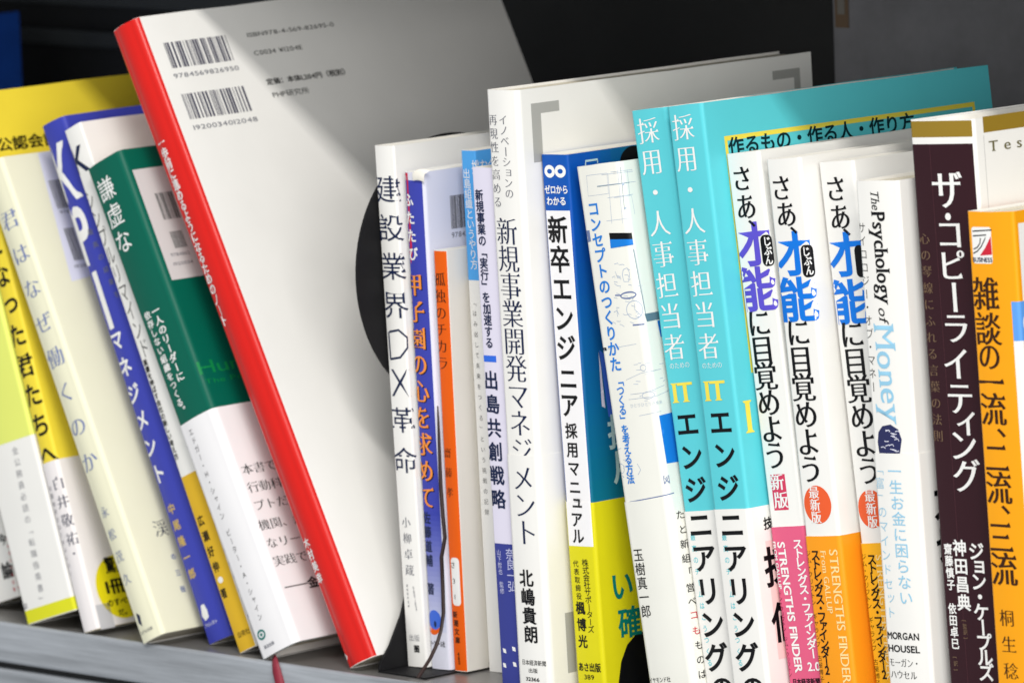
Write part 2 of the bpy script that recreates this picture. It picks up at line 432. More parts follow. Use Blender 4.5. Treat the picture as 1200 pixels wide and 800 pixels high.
def barcode(mesh, S, off, it):
    _, _, b0, b1, v0, v1, seed, col, lay = it
    rnd = random.Random(seed); x = 0; bars = []
    while x < 95:
        w = rnd.choice((1, 1, 2, 3)); bars.append((x, min(x + w, 95))); x += w + rnd.choice((1, 1, 2, 3))
    for a, c in bars:
        patch(mesh, S, off, b0 + (b1 - b0) * a / 95, b0 + (b1 - b0) * c / 95, v0, v1, col)
def draw(mesh, S, base, items):
    for it in items:
        k = it[0]; off = base + LAY * it[-1] + (.05 if k in 'VHD' else 0)
        if k == 'V': text_v(mesh, S, off, it, base)
        elif k == 'H': text_h(mesh, S, off, it)
        elif k == 'D': text_d(mesh, S, off, it)
        elif k == 'R': patch(mesh, S, off, *it[2:7])
        elif k == 'P': shape(mesh, S, off, it[2], it[3])
        elif k == 'L': shape(mesh, S, off, stroke(it[2], it[3]), it[4])
        elif k == 'E': shape(mesh, S, off, disc(*it[2:6]), it[6])
        elif k == 'O': shape(mesh, S, off, disc(*it[2:6]), it[7], [disc(it[2], it[3], it[4] - it[6], it[5] - it[6], 32)])
        elif k == 'RR': shape(mesh, S, off, rrect(*it[2:7]), it[7])
        elif k == 'B': barcode(mesh, S, off, it)
def ribbon(name, parent, pts, w, mat, side=(1, 0, 0)):
    """flat woven ribbon along pts (mm), w wide, 0.25 thick"""
    m = Mesh(); sv = Vector(side).normalized(); rows = []
    for i, p in enumerate(pts):
        p = Vector(p); d = Vector(pts[min(i + 1, len(pts) - 1)]) - Vector(pts[max(i - 1, 0)])
        tw = math.sin(i * .9) * .5
        s = sv.copy(); s.rotate(Matrix.Rotation(tw, 3, d.normalized())); nrm = s.cross(d).normalized() * .13
        w_ = w * min(1.0, .3 + i * .25) if i < 3 else w
        rows.append([tuple(p - s * w_ / 2 + nrm), tuple(p + s * w_ / 2 + nrm), tuple(p + s * w_ / 2 - nrm), tuple(p - s * w_ / 2 - nrm), tuple(p - s * w_ / 2 + nrm)])
    m.grid(rows, mat)
    return m.build(name, parent)

BOOKS = json.loads(r'''[{"key":"nov0","label":"white paperback at the far left edge with red lettering along its spine","r":1.2,"bulge":0.2,"hard":0,"paper":"white","pages":"pages","name":"book","pose":[-319.07,5.9,17.42,-0.0],"dim":[22.08,188.0,128.0],"items":[["V",0,"論",19.24,19.24,10.6,0.0,6.12,1.0,"gb","ink",2],
["V",0,"今",20.64,20.64,22.24,0.0,4.37,1.0,"gb","ink",2],
["V",0,"はたらくことの意味をたしかめるための本",29.36,23.15,39.22,2.0,1.75,1.0,"g","redink",2],
["V",0,"はじめて社会に出る人への言葉",25.87,20.49,38.34,2.72,1.46,1.0,"g","redink",2]],"obi":null},
{"key":"ygreen","label":"lime and white book with pale grey lettering and a bright yellow strip at its foot","r":1.5,"bulge":0.5,"hard":0,"paper":"white","pages":"pages","name":"book","pose":[-275.56,-10.17,17.0,1.64],"dim":[28.35,188.0,128.0],"items":[["R",0,-25.0,118.35,67.0,187.8,"lime",1],
["R",0,-25.0,118.35,0.3,5.2,"yellowgreen",1],
["V",0,"全公務員必読の「転職指南書」",17.75,12.57,63.17,4.29,2.92,1.15,"gl","greyink",2],
["V",0,"ぶ",1.96,1.96,6.96,0.0,2.33,1.0,"gb","greyink",2]],"obi":null},
{"key":"yellow","label":"tall yellow book with bold black lettering and a white paper band with yellow disc","r":1.5,"bulge":0.3,"hard":0,"paper":"yellow","pages":"pages","name":"book","pose":[-243.86,-9.87,17.39,0.14],"dim":[8.54,204.41,148.0],"items":[["V",0,"公認会計士になった君たちへ",1.78,4.96,204.4,11.45,8.75,1.05,"gb","ink",2],
["H",0,"公認会計士試験",17.15,70.44,183.62,5.54,"gb","ink",2],
["H",0,"公認会計士をめざすひとが最初によむ",13.73,66.9,175.36,2.92,"gb","ink",2],
["V",1,"白井敬祐",6.75,6.7,55.81,7.05,4.96,1.1,"m","navyink",2],
["E",1,6.14,29.26,0.54,0.38,"navyink",2],
["V",1,"公認会計士ユーチューバー",1.83,1.48,54.96,2.95,1.75,1.0,"g","greyink",2],
["E",1,23.55,13.88,11.5,11.95,"discyellow",1],
["H",1,"驚異",18.47,29.0,22.33,6.41,"gb","ink",2],
["H",1,"1冊",16.37,28.1,14.4,6.12,"gb","ink",2],
["H",1,"のすべて",15.28,28.32,8.44,2.92,"gb","ink",2],
["H",1,"だ。",19.53,25.69,4.41,2.62,"gb","ink",2],
["R",1,9.54,16.54,-0.46,8.73,"greypanel",1]],"obi":[64.44,"whitepink"]},
{"key":"cream","label":"thick cream book with thin pale blue brush lettering and a white barcode panel","r":2.2,"bulge":0.6,"hard":0,"paper":"cream","pages":"pages","name":"book","pose":[-207.06,-14.33,24.75,0.18],"dim":[13.0,187.43,127.98],"items":[["V",0,"君はなぜ働くのか",7.16,5.98,164.77,13.59,7.58,1.15,"m","paleblue",2],
["V",0,"永松茂久",5.03,4.75,50.19,8.66,4.37,1.0,"m","greyblue",2],
["P",0,[[3.13,11.44],
[5.04,10.11],
[4.4,6.0],
[2.64,7.61]],"navyink",2],
["H",0,"きずな出版",1.71,9.4,3.76,1.46,"g","greyink",2],
["P",0,[[31.23,187.03],
[59.91,188.79],
[38.98,137.67],
[26.66,136.43]],"lavwhite",1],
["B",0,31.64,37.83,164.76,176.04,5,"ink",2],
["B",0,31.16,35.84,144.17,156.99,6,"ink",2],
["H",0,"9784",32.03,38.62,163.33,1.75,"g","greyink",2],
["H",0,"1920",30.19,36.22,141.93,1.75,"g","greyink",2],
["V",0,"渓",28.63,28.63,38.68,0.0,6.41,1.0,"m","navyink",2],
["V",0,"の三冊",30.1,29.3,27.41,6.29,2.33,1.0,"gb","greyblue",2]],"obi":null},
{"key":"kpi","label":"royal blue book with tall white block capitals on its spine","r":2.2,"bulge":0.5,"hard":0,"paper":"blue","pages":"pages","name":"book","pose":[-185.57,-1.43,22.47,1.87],"dim":[13.17,201.37,135.0],"items":[["V",0,"K",4.79,4.79,182.54,0.0,28.57,0.56,"gx","whiteink",2],
["V",0,"P",4.56,4.56,158.22,0.0,28.57,0.56,"gx","whiteink",2],
["V",0,"I",3.91,3.91,133.11,0.0,28.57,0.6,"gx","whiteink",2],
["V",0,"マネジメント",4.43,3.86,116.63,10.3,7.29,0.95,"gb","whiteink",2],
["V",0,"最高の結果を",8.72,11.49,157.43,5.05,2.33,1.1,"g","greyink",2],
["V",0,"中尾隆一郎",4.63,4.41,51.33,6.24,3.79,1.05,"gb","goldink",2],
["P",0,[[3.58,14.44],
[5.57,14.48],
[6.32,11.94],
[6.07,9.39],
[3.66,8.5],
[2.21,10.59]],"whiteink",2],
["H",0,"フォレスト",1.98,9.66,6.84,1.75,"g","whiteink",2]],"obi":null},
{"key":"wshift","label":"narrow white book with a dark K at the top and a gold lower spine","r":1.0,"bulge":0.3,"hard":0,"paper":"white","pages":"pages","name":"book","pose":[-163.01,-6.43,23.55,1.59],"dim":[9.49,202.94,135.0],"items":[["V",0,"K",3.07,3.07,190.82,0.0,12.83,0.9,"gb","navyink",2],
["V",0,"シンプルリマインド",1.73,4.23,175.25,7.32,7.58,0.62,"gl","ink",2],
["V",0,"業績を伸ばす会社の新しい考え方",2.22,1.8,111.73,2.59,2.33,1.0,"gb","ink",2],
["R",0,0.0,9.49,0.2,67.63,"gold",1],
["V",0,"広瀬好伸",3.42,3.35,50.1,5.92,3.79,0.9,"gb","ink",2],
["E",0,3.33,27.42,1.46,1.17,"whiteink",2],
["V",0,"著",2.75,2.75,22.36,0.0,3.5,0.9,"gb","ink",2],
["H",0,"白夜社",2.55,9.32,6.21,2.33,"g","ink",2]],"obi":null},
{"key":"green","label":"dark teal green book with white spine lettering and a wide white paper band","r":2.8,"bulge":0.7,"hard":1,"paper":"green","pages":"pages","name":"book","pose":[-145.44,-11.75,25.26,1.58],"dim":[20.0,191.09,128.0],"items":[["V",0,"謙虚な",7.63,6.81,180.85,10.09,8.45,1.05,"g","whiteink",2],
["V",0,"一人のリーダーに",10.5,11.02,132.05,3.7,3.21,1.25,"gb","whiteink",2],
["V",0,"依存しない組織をつくる。",5.42,6.12,132.07,3.42,2.92,1.25,"gb","whiteink",2],
["R",0,23.0,47.0,139.76,182.95,"label",1],
["B",0,29.56,38.06,162.61,173.0,9,"ink",2],
["B",0,29.86,36.31,151.38,157.85,4,"ink",2],
["H",0,"9784862",26.57,36.24,149.11,1.75,"g","greyink",2],
["H",0,"1920034",26.33,36.25,145.6,1.75,"g","greyink",2],
["H",0,"Humble",19.56,63.1,105.86,7.0,"g","greenink",2],
["H",0,"The Power of",21.01,60.41,100.43,2.62,"g","greenink",2],
["V",1,"エドガー・H・シャイン　ピーター・A・シャイン",6.68,8.02,86.21,3.27,2.62,1.0,"gl","ink",2],
["V",1,"金井壽宏　監訳　野津智子　訳",-0.35,0.95,82.59,5.06,1.46,1.0,"g","greyblue",2],
["O",1,5.3,8.34,2.5,1.9,0.8,"tealink",2],
["E",1,5.3,8.34,0.75,0.58,"tealink",2],
["H",1,"英治出版",4.3,10.58,3.62,1.46,"g","navyink",2],
["H",1,"本書では",23.09,46.27,65.64,4.37,"m","ink",2],
["H",1,"行動科学",22.86,46.02,58.71,4.37,"m","ink",2],
["H",1,"プトだが",22.63,45.78,51.79,4.37,"m","ink",2],
["H",1,"機関、組",21.7,44.83,44.31,4.37,"m","ink",2],
["H",1,"なリーダ",22.27,45.39,37.29,4.37,"m","ink",2],
["H",1,"実践では",22.44,45.55,30.32,4.37,"m","ink",2],
["H",1,"──金井",23.71,46.39,20.23,4.37,"gb","ink",2]],"obi":[90.31,"whitelav"],"ribbon":"red"},
{"key":"red","label":"large leaning notebook with a red rounded spine and a white back cover with two barcodes","r":3.0,"bulge":1.0,"hard":0,"paper":"white","pages":"pages","name":"notebook","pose":[-106.14,-6.79,25.25,3.21],"dim":[14.03,247.39,192.0],"items":[["R",0,-60.0,16.23,0.2,247.24,"red",1],
["V",0,"一歩前に進めるようになるためのノート",5.32,3.21,201.84,4.03,4.08,1.0,"gb","whiteink",2],
["V",0,"木村美幸",3.36,3.27,47.35,4.47,3.79,1.0,"gb","whiteink",2],
["P",0,[[-1.49,5.65],
[0.93,5.75],
[2.46,4.22],
[1.48,3.27],
[-1.33,3.31],
[-1.14,4.55]],"whiteink",2],
["B",0,23.18,55.46,226.45,236.41,1,"bluegrey",2],
["H",0,"9784569826950",22.12,56.24,223.45,2.48,"g","greyink",2],
["B",0,22.61,55.42,206.46,216.3,2,"bluegrey",2],
["H",0,"1920034012048",22.38,56.04,203.21,2.48,"g","greyink",2],
["H",0,"ISBN978-4-569-82695-0",66.08,112.56,235.33,2.33,"g","ink",2],
["H",0,"C0034 ¥1204E",66.13,91.94,228.11,2.48,"g","ink",2],
["H",0,"定価：本体1,204円（税別）",67.1,111.35,216.5,2.62,"gb","ink",2],
["H",0,"PHP研究所",67.69,87.17,211.29,2.62,"g","ink",2]],"obi":null},
{"key":"ken","label":"slim white book with thin navy spine lettering, against the black bookend","r":1.0,"bulge":0.4,"hard":0,"paper":"white","pages":"pages","name":"book","pose":[-91.29,8.75,2.17,0.63],"dim":[9.91,185.66,128.0],"items":[["V",0,"建設業界",5.89,6.02,170.09,13.64,9.62,1.28,"m2","navyink",2],
["V",0,"X",6.11,6.11,101.82,0.0,13.41,1.0,"gl","navyink",2],
["V",0,"革命",5.94,5.71,88.11,14.34,9.04,1.28,"m2","navyink",2],
["L",0,[[2.13,119.64],
[6.94,120.39],
[10.57,117.76],
[10.45,114.11],
[6.92,110.66],
[1.67,109.89]],0.8,"navyink",2],
["L",0,[[1.7,119.63],
[1.89,109.9]],0.8,"navyink",2],
["V",0,"小柳卓蔵",4.57,4.74,51.73,5.71,3.79,1.1,"m","greyink",2],
["V",0,"OYANAGI TAKUZO",6.13,6.92,28.56,0.61,0.93,1.0,"g","greyink",2],
["V",0,"建設業界改革",2.93,3.13,29.0,1.47,0.93,1.0,"g","greyink",2],
["H",0,"出版",2.12,7.71,10.41,2.62,"gl","greyink",2],
["V",0,"圏",5.85,5.85,6.48,0.0,2.62,1.0,"gb","ink",2]],"obi":null},
{"key":"futa","label":"blue and white book with orange lettering, a red edge stripe and a brown ribbon","r":1.5,"bulge":0.3,"hard":1,"paper":"lavwhite","pages":"pages","name":"book","pose":[-80.94,10.31,1.44,0.56],"dim":[10.1,176.93,115.0],"items":[["R",0,-0.6,9.2,56.65,173.93,"blue",1],
["R",0,-0.6,9.2,54.84,56.65,"bluefade0",1],
["R",0,-0.6,9.2,53.04,54.84,"bluefade1",1],
["R",0,-0.6,9.2,51.23,53.04,"bluefade2",1],
["R",0,-0.6,9.2,49.42,51.23,"bluefade3",1],
["R",0,-0.6,9.2,47.62,49.42,"bluefade4",1],
["R",0,-0.6,9.2,45.81,47.62,"bluefade5",1],
["R",0,-0.6,9.2,44.01,45.81,"bluefade6",1],
["R",0,-0.6,9.2,42.2,44.01,"bluefade7",1],
["R",0,-0.6,9.2,40.39,42.2,"bluefade8",1],
["R",0,-0.6,9.2,38.59,40.39,"bluefade9",1],
["R",0,-0.6,9.2,36.78,38.59,"bluefade10",1],
["R",0,-0.6,9.2,34.98,36.78,"bluefade11",1],
["R",0,-0.6,9.2,33.17,34.98,"bluefade12",1],
["R",0,-0.6,9.2,31.36,33.17,"bluefade13",1],
["R",0,-0.6,9.2,29.56,31.36,"bluefade14",1],
["R",0,-0.6,9.2,27.75,29.56,"bluefade15",1],
["R",0,-0.6,9.2,25.94,27.75,"bluefade16",1],
["R",0,-0.6,9.2,24.14,25.94,"bluefade17",1],
["R",0,-0.6,9.2,22.33,24.14,"bluefade18",1],
["R",0,-0.6,9.2,20.53,22.33,"bluefade19",1],
["R",0,-0.6,9.2,18.72,20.53,"bluefade20",1],
["R",0,-0.6,9.2,16.91,18.72,"bluefade21",1],
["R",0,-0.6,9.2,15.11,16.91,"bluefade22",1],
["R",0,-0.6,9.2,13.3,15.11,"bluefade23",1],
["P",0,[[-0.35,176.47],
[2.23,176.54],
[2.56,147.84],
[1.41,144.16],
[0.21,150.78]],"crimson",2],
["V",0,"ふたたび",2.11,2.98,166.87,6.34,4.66,1.0,"gb","whiteink",3],
["V",0,"甲子園の心を求めて",3.18,3.53,136.66,9.46,8.16,1.0,"mb","ink",2],
["V",0,"甲子園の心を求めて",2.78,3.12,136.94,9.46,8.16,1.0,"mb","orangeink",4],
["V",0,"佐藤道輔　著",2.33,2.3,53.91,5.07,4.08,1.0,"gb","navyink",2],
["E",0,2.96,14.81,2.92,2.62,"orange",2],
["E",0,3.61,17.61,3.33,3.5,"ballblue",3],
["E",0,3.92,16.1,0.62,1.17,"navyink",4],
["H",0,"ベースボール社",0.37,8.1,9.08,2.33,"gb","ink",2],
["B",0,22.36,30.42,155.57,167.33,3,"ink",2],
["H",0,"9784583",22.14,33.68,153.41,2.62,"g","greyink",2]],"obi":null,"ribbon":"brown"},
{"key":"bunko","label":"small orange paperback with a white rounded label low on its spine","r":0.7,"bulge":0.2,"hard":0,"paper":"creamwhite","pages":"pages","name":"book","pose":[-70.37,11.69,1.08,0.29],"dim":[6.47,149.53,105.0],"items":[["R",0,-0.2,6.57,0.2,149.43,"orange",1],
["V",0,"孤独のチカラ",2.59,2.2,139.31,5.93,4.96,1.1,"m","darkbrown",2],
["V",0,"齋藤孝",2.3,2.38,77.79,6.99,3.5,1.0,"m","darkbrown",2],
["RR",0,1.2,5.265679668477546,23.47,40.59,1.4,"whiteink",2],
["V",0,"さ31",2.26,2.54,37.91,5.64,2.33,1.0,"g","ink",3],
["V",0,"新潮文庫",2.09,2.73,20.19,3.04,2.33,1.0,"gb","darkbrown",2],
["V",0,"480",2.82,3.03,6.18,1.52,1.75,1.0,"gb","darkbrown",2]],"obi":null},
{"key":"bluet","label":"thin white book with a sky blue block at the top of its spine","r":0.7,"bulge":0.1,"hard":0,"paper":"white","pages":"pages","name":"book","pose":[-61.75,20.35,1.43,0.02],"dim":[7.0,185.15,128.0],"items":[["R",0,-40.0,67.0,139.32,185.05,"skyblue",1],
["V",0,"出島組織というやり方",2.35,3.76,176.82,3.55,3.5,1.0,"g","whiteink",2],
["H",0,"挑む企業",5.12,20.74,179.21,5.25,"g","whiteink",2],
["V",0,"「はみ出して未来をつくる」という挑戦の記録",2.72,3.51,131.28,3.71,2.04,1.0,"gl","ink",2],
["H",0,"翔泳",-2.31,0.28,2.99,1.46,"g","greyink",2]],"obi":null},
{"key":"dejima","label":"lavender white book with navy spine lettering and a deep blue lower block","r":0.8,"bulge":0.2,"hard":0,"paper":"lav","pages":"pages","name":"book","pose":[-31.25,-3.29,1.84,0.45],"dim":[10.22,182.93,128.0],"items":[["V",0,"新規事業の「実行」を加速する",3.16,3.92,173.35,3.95,3.79,1.0,"gb","navyink",2],
["R",0,0.54,6.83,115.37,117.6,"blockblue",2],
["V",0,"出島共創戦略",3.67,3.81,108.83,8.3,6.41,1.05,"gb","navyink",2],
["R",0,-40.0,10.02,0.2,51.83,"deepblue",1],
["V",0,"奈良一弘",7.9,8.01,48.36,3.79,3.79,1.0,"g","lavink",2],
["V",0,"山下哲也　監修",2.49,3.06,48.65,2.25,2.04,1.0,"g","lavink",2],
["P",0,[[1.61,14.95],
[3.06,14.75],
[3.35,13.27],
[1.9,13.47]],"whiteink",2],
["P",0,[[6.28,15.87],
[7.73,15.66],
[8.03,14.18],
[6.58,14.38]],"whiteink",2],
["P",0,[[1.18,9.81],
[2.63,9.61],
[2.93,8.12],
[1.48,8.32]],"whiteink",2],
["P",0,[[6.26,10.45],
[7.71,10.25],
[8.0,8.77],
[6.56,8.97]],"whiteink",2]],"obi":null},
{"key":"shin","label":"tall white book with thin black spine lettering and grey corner brackets on its cover","r":2.2,"bulge":0.4,"hard":0,"paper":"white","pages":"pages","name":"book","pose":[-20.41,-5.81,1.71,0.45],"dim":[15.74,210.5,149.54],"items":[["V",0,"イノベーションの",8.48,9.57,200.26,3.62,3.5,1.1,"m","greyink",2],
["V",0,"再現性を高める",3.31,3.53,200.18,4.72,3.79,1.1,"m","greyink",2],
["V",1,"北嶋貴朗",7.48,8.22,41.34,6.56,5.83,1.1,"gb","ink",2],
["H",1,"日本経済新聞",2.84,14.52,11.82,2.04,"g","ink",2],
["H",1,"出版",5.97,10.56,9.1,1.75,"g","ink",2],
["H",1,"32366",4.48,11.16,6.07,1.75,"gb","ink",2],
["R",0,21.95,35.73,201.71,205.36,"bracket",1],
["R",0,21.95,26.53,185.09,201.71,"bracket",2],
["R",0,144.57,158.96,202.21,205.4,"bracket",1],
["R",0,155.74,158.96,187.21,202.21,"bracket",2],
["R",1,24.24,28.51,7.38,28.38,"bracket",1],
["V",0,"新規事業開発マネジ",7.06,8.43,161.6,9.49,9.62,1.02,"m","navyink",2],
["V",1,"メント",8.6,8.94,76.19,9.49,9.62,1.02,"m","navyink",2]],"obi":[84.16,"white"]},
{"key":"sotsu","label":"blue book with a long white title strip down its spine and a yellow paper band","r":1.2,"bulge":0.2,"hard":0,"paper":"cobalt","pages":"pages","name":"book","pose":[0.26,2.88,3.0,-0.4],"dim":[13.08,188.38,128.0],"items":[["R",0,0.8,12.58,65.13,169.0,"whitelav",1],
["R",1,0.8,12.58,52.9,68.18,"whitelav",1],
["O",0,4.2,182.54,2.58,2.19,1.35,"whiteink",2],
["O",0,9.41,182.54,2.58,2.19,1.35,"whiteink",3],
["H",0,"ゼロから",1.03,12.53,176.21,3.21,"gb","whiteink",2],
["H",0,"わかる",1.67,11.29,172.24,3.21,"gb","whiteink",2],
["V",0,"新卒エンジ",6.1,6.15,162.23,10.18,9.04,1.0,"gb","ink",2],
["V",0,"ニア",6.11,5.81,110.86,9.18,8.45,1.0,"gb","ink",2],
["V",0,"採用マニ",5.75,5.65,92.79,6.52,5.25,1.05,"gb","ink",2],
["V",1,"ュアル",5.74,5.83,67.89,5.79,5.25,1.05,"gb","ink",2],
["V",1,"株式会社サポーターズ",8.25,8.84,47.19,2.57,2.62,1.15,"g","ink",2],
["V",1,"代表取締役",3.61,4.14,46.71,2.82,2.33,1.1,"g","ink",2],
["V",1,"楓博光",4.35,4.44,31.26,5.81,4.37,1.0,"gb","ink",2],
["H",1,"あさ出版",1.19,12.14,10.74,3.21,"gb","ink",2],
["H",1,"389",3.8,8.87,7.37,2.33,"g","ink",2],
["R",0,19.08,24.08,68.23,188.28,"sotgrad0",1],
["R",0,24.08,29.08,68.23,188.28,"sotgrad1",1],
["R",0,29.08,34.08,68.23,188.28,"sotgrad2",1],
["R",0,34.08,39.08,68.23,188.28,"sotgrad3",1],
["R",0,39.08,44.08,68.23,188.28,"sotgrad4",1],
["R",0,44.08,49.08,68.23,188.28,"sotgrad5",1],
["R",0,49.08,54.08,68.23,188.28,"sotgrad6",1],
["R",0,54.08,140.08,68.23,188.28,"sotgrad7",1],
["R",0,12.78,73.08,154.56,158.32,"sottone0",2],
["R",0,12.78,73.08,150.8,154.56,"sottone1",2],
["R",0,12.78,73.08,147.04,150.8,"sottone2",2],
["R",0,12.78,73.08,143.29,147.04,"sottone3",2],
["R",0,12.78,73.08,139.53,143.29,"sottone4",2],
["R",0,12.78,73.08,135.77,139.53,"sottone5",2],
["R",0,12.78,73.08,132.01,135.77,"sottone6",2],
["R",0,12.78,73.08,128.26,132.01,"sottone7",2],
["R",0,12.78,73.08,124.5,128.26,"sottone8",2],
["R",0,12.78,73.08,120.74,124.5,"sottone9",2],
["R",0,12.78,73.08,116.98,120.74,"sottone10",2],
["R",0,12.78,73.08,113.22,116.98,"sottone11",2],
["R",0,12.78,73.08,109.47,113.22,"sottone12",2],
["R",0,12.78,73.08,105.71,109.47,"sottone13",2],
["R",0,12.78,73.08,101.95,105.71,"sottone14",2],
["R",0,12.78,73.08,98.19,101.95,"sottone15",2],
["R",0,12.78,73.08,94.43,98.19,"sottone16",2],
["R",0,12.78,73.08,90.68,94.43,"sottone17",2],
["R",0,12.78,73.08,86.92,90.68,"sottone18",2],
["R",0,12.78,73.08,83.16,86.92,"sottone19",2],
["R",0,12.78,73.08,79.4,83.16,"sottone20",2],
["R",0,12.78,73.08,75.65,79.4,"sottone21",2],
["R",0,12.78,73.08,71.89,75.65,"sottone22",2],
["R",0,12.78,73.08,68.23,71.89,"sottone23",2],
["E",0,44.85,182.6,6.57,5.54,"ink",3],
["L",0,[[21.56,183.75],
[21.7,185.2],
[27.53,185.21],
[27.41,184.04]],0.7,"tealpale",3],
["V",0,"採用",29.35,30.66,90.93,12.06,11.66,1.0,"gb","tealpale",3],
["P",0,[[21.81,120.0],
[24.14,118.25],
[27.72,95.58],
[24.06,96.64]],"ballblue",3],
["P",0,[[21.34,119.47],
[22.05,114.06],
[22.7,99.77],
[21.11,100.56]],"lav",4],
["V",1,"い確",24.44,26.9,37.76,13.17,10.5,1.0,"gb","tealink",2],
["P",1,[[19.42,4.53],
[21.4,11.68],
[24.89,17.13],
[29.84,20.28],
[38.38,21.12],
[37.42,-1.21]],"ink",2]],"obi":[68.13,"acid"]},
{"key":"concept","label":"white book with thin blue lettering and fine line drawings, tilted beside the turquoise pair","r":2.6,"bulge":0.5,"hard":0,"paper":"ivory","pages":"pages","name":"book","pose":[37.08,0.97,8.79,0.02],"dim":[21.8,186.86,128.0],"items":[["V",0,"コンセプトのつくりかた",6.9,6.82,171.96,5.35,4.96,1.1,"gb","blueink",2],
["V",0,"「つくる」を考える方法",7.54,6.09,112.79,3.37,3.5,1.05,"gb","blueink",2],
["V",1,"玉樹真一郎",4.74,4.54,52.91,4.86,4.37,1.15,"g","ink",2],
["H",1,"ダイヤモンド社",-0.84,11.92,9.81,2.04,"g","ink",2],
["P",0,[[12.78,163.16],
[22.89,162.19],
[22.86,160.0],
[12.74,160.96]],"ink",2],
["P",0,[[12.74,160.96],
[22.86,160.0],
[22.88,158.09],
[12.54,157.9]],"blueink",3],
["P",0,[[-0.34,165.01],
[3.19,164.97],
[3.24,161.14],
[-0.14,160.87]],"greyblue",2],
["P",0,[[23.45,134.29],
[32.27,134.44],
[32.56,131.76],
[24.14,131.57]],"greyteal",2],
["P",0,[[29.11,131.29],
[32.91,131.43],
[33.49,126.07],
[29.63,125.65]],"blueink",2],
["P",0,[[23.4,99.41],
[33.17,99.95],
[31.74,82.79],
[23.79,82.94]],"blueink",2],
["L",0,[[10.31,179.55],
[28.37,179.19]],0.16,"lineink",1],
["L",0,[[16.05,183.37],
[14.63,166.21]],0.16,"lineink",1],
["L",0,[[20.67,183.78],
[19.49,165.74]],0.16,"lineink",1],
["L",0,[[25.16,183.61],
[24.58,174.6]],0.16,"lineink",1],
["L",0,[[13.09,183.09],
[27.86,182.75]],0.16,"lineink",1],
["L",0,[[14.36,175.04],
[26.3,175.02]],0.16,"lineink",1],
["L",0,[[12.38,167.31],
[23.07,167.15]],0.16,"lineink",1],
["E",0,22.16,178.94,0.58,0.47,"lineink",2],
["E",0,21.75,170.79,0.46,0.38,"lineink",2],
["L",0,[[22.94,156.33],
[23.84,142.49],
[24.12,133.69]],0.16,"lineink",1],
["L",0,[[0.21,123.7],
[8.6,124.17],
[17.76,124.57]],0.16,"lineink",1],
["L",0,[[-0.55,124.06],
[3.18,124.04]],1.1,"ink",1],
["O",0,19.28,136.17,3.75,3.21,0.28,"lineink",1],
["L",0,[[19.28,136.17],
[19.68,138.18]],0.25,"lineink",1],
["L",0,[[19.28,136.17],
[20.72,135.16]],0.25,"lineink",1],
["O",0,17.44,141.31,3.75,1.31,0.55,"greyblue",1],
["L",0,[[11.35,141.86],
[14.2,141.6]],0.5,"greyblue",1],
["L",0,[[16.75,150.17],
[18.49,150.6],
[19.35,148.76],
[18.37,145.92],
[16.34,146.1],
[16.0,148.48],
[16.75,150.17]],0.25,"lineink",1],
["L",0,[[12.99,149.93],
[13.74,147.52]],0.2,"lineink",1],
["L",0,[[11.77,145.93],
[13.21,144.92]],0.2,"lineink",1],
["L",0,[[11.35,137.75],
[11.11,134.54]],0.2,"lineink",1],
["L",0,[[17.42,131.05],
[22.73,130.88]],0.5,"greyblue",1],
["L",0,[[10.85,112.81],
[18.21,114.56],
[27.72,114.95]],0.16,"lineink",1],
["O",0,19.37,116.23,1.46,1.17,0.25,"lineink",1],
["L",0,[[11.89,107.73],
[18.89,107.76],
[28.23,109.35]],0.16,"lineink",1],
["L",0,[[10.72,106.06],
[23.91,106.19],
[30.7,107.4]],0.16,"lineink",1],
["O",0,19.93,106.8,2.92,1.31,0.25,"lineink",1],
["H",0,"ひとりひとりの未来",11.01,25.98,103.83,1.46,"gl","lineink",1],
["L",0,[[14.49,100.18],
[24.88,100.84]],0.16,"lineink",1],
["L",0,[[-0.14,89.22],
[3.31,89.85]],0.2,"lineink",1],
["O",0,1.9,82.88,1.67,1.75,0.22,"lineink",1],
["L",0,[[10.4,84.03],
[11.62,81.88],
[10.05,80.23]],0.25,"lineink",1],
["V",0,"図",22.67,23.13,77.52,3.87,2.92,1.0,"g","greyblue",2],
["L",0,[[3.69,71.25],
[14.97,71.95],
[25.36,72.69]],0.35,"greyblue",1],
["L",0,[[5.72,183.54],
[15.64,183.41],
[15.05,176.43],
[5.13,176.55],
[5.72,183.54]],0.16,"lineink",1],
["L",0,[[17.32,183.53],
[27.58,183.36]],0.16,"lineink",1],
["L",0,[[22.11,184.8],
[21.23,170.25]],0.2,"greyteal",1],
["L",0,[[10.25,179.27],
[25.5,179.19]],0.2,"greyteal",1],
["L",0,[[17.19,174.76],
[25.44,174.81],
[25.78,168.34]],0.16,"lineink",1],
["L",0,[[22.59,156.66],
[23.21,145.48],
[24.06,133.4]],0.3,"greyteal",1],
["L",0,[[15.18,141.23],
[16.92,141.11],
[16.93,140.68]],0.2,"lineink",1],
["L",0,[[12.13,142.56],
[13.44,142.09],
[13.45,142.37]],0.2,"lineink",1],
["L",0,[[9.68,136.21],
[11.24,136.61],
[11.93,135.18]],0.2,"lineink",1],
["L",0,[[17.38,139.8],
[18.3,140.29],
[19.28,139.86]],0.2,"lineink",1],
["L",0,[[13.38,148.39],
[14.04,148.37],
[15.0,147.54]],0.2,"lineink",1],
["L",0,[[15.64,139.42],
[16.82,139.12],
[17.4,139.22]],0.2,"lineink",1],
["L",0,[[19.9,131.22],
[21.47,130.84],
[21.5,131.11]],0.2,"lineink",1],
["L",0,[[15.33,151.99],
[16.9,151.96],
[17.55,151.62]],0.2,"lineink",1],
["L",0,[[20.06,134.47],
[20.74,134.75],
[22.33,134.01]],0.2,"lineink",1],
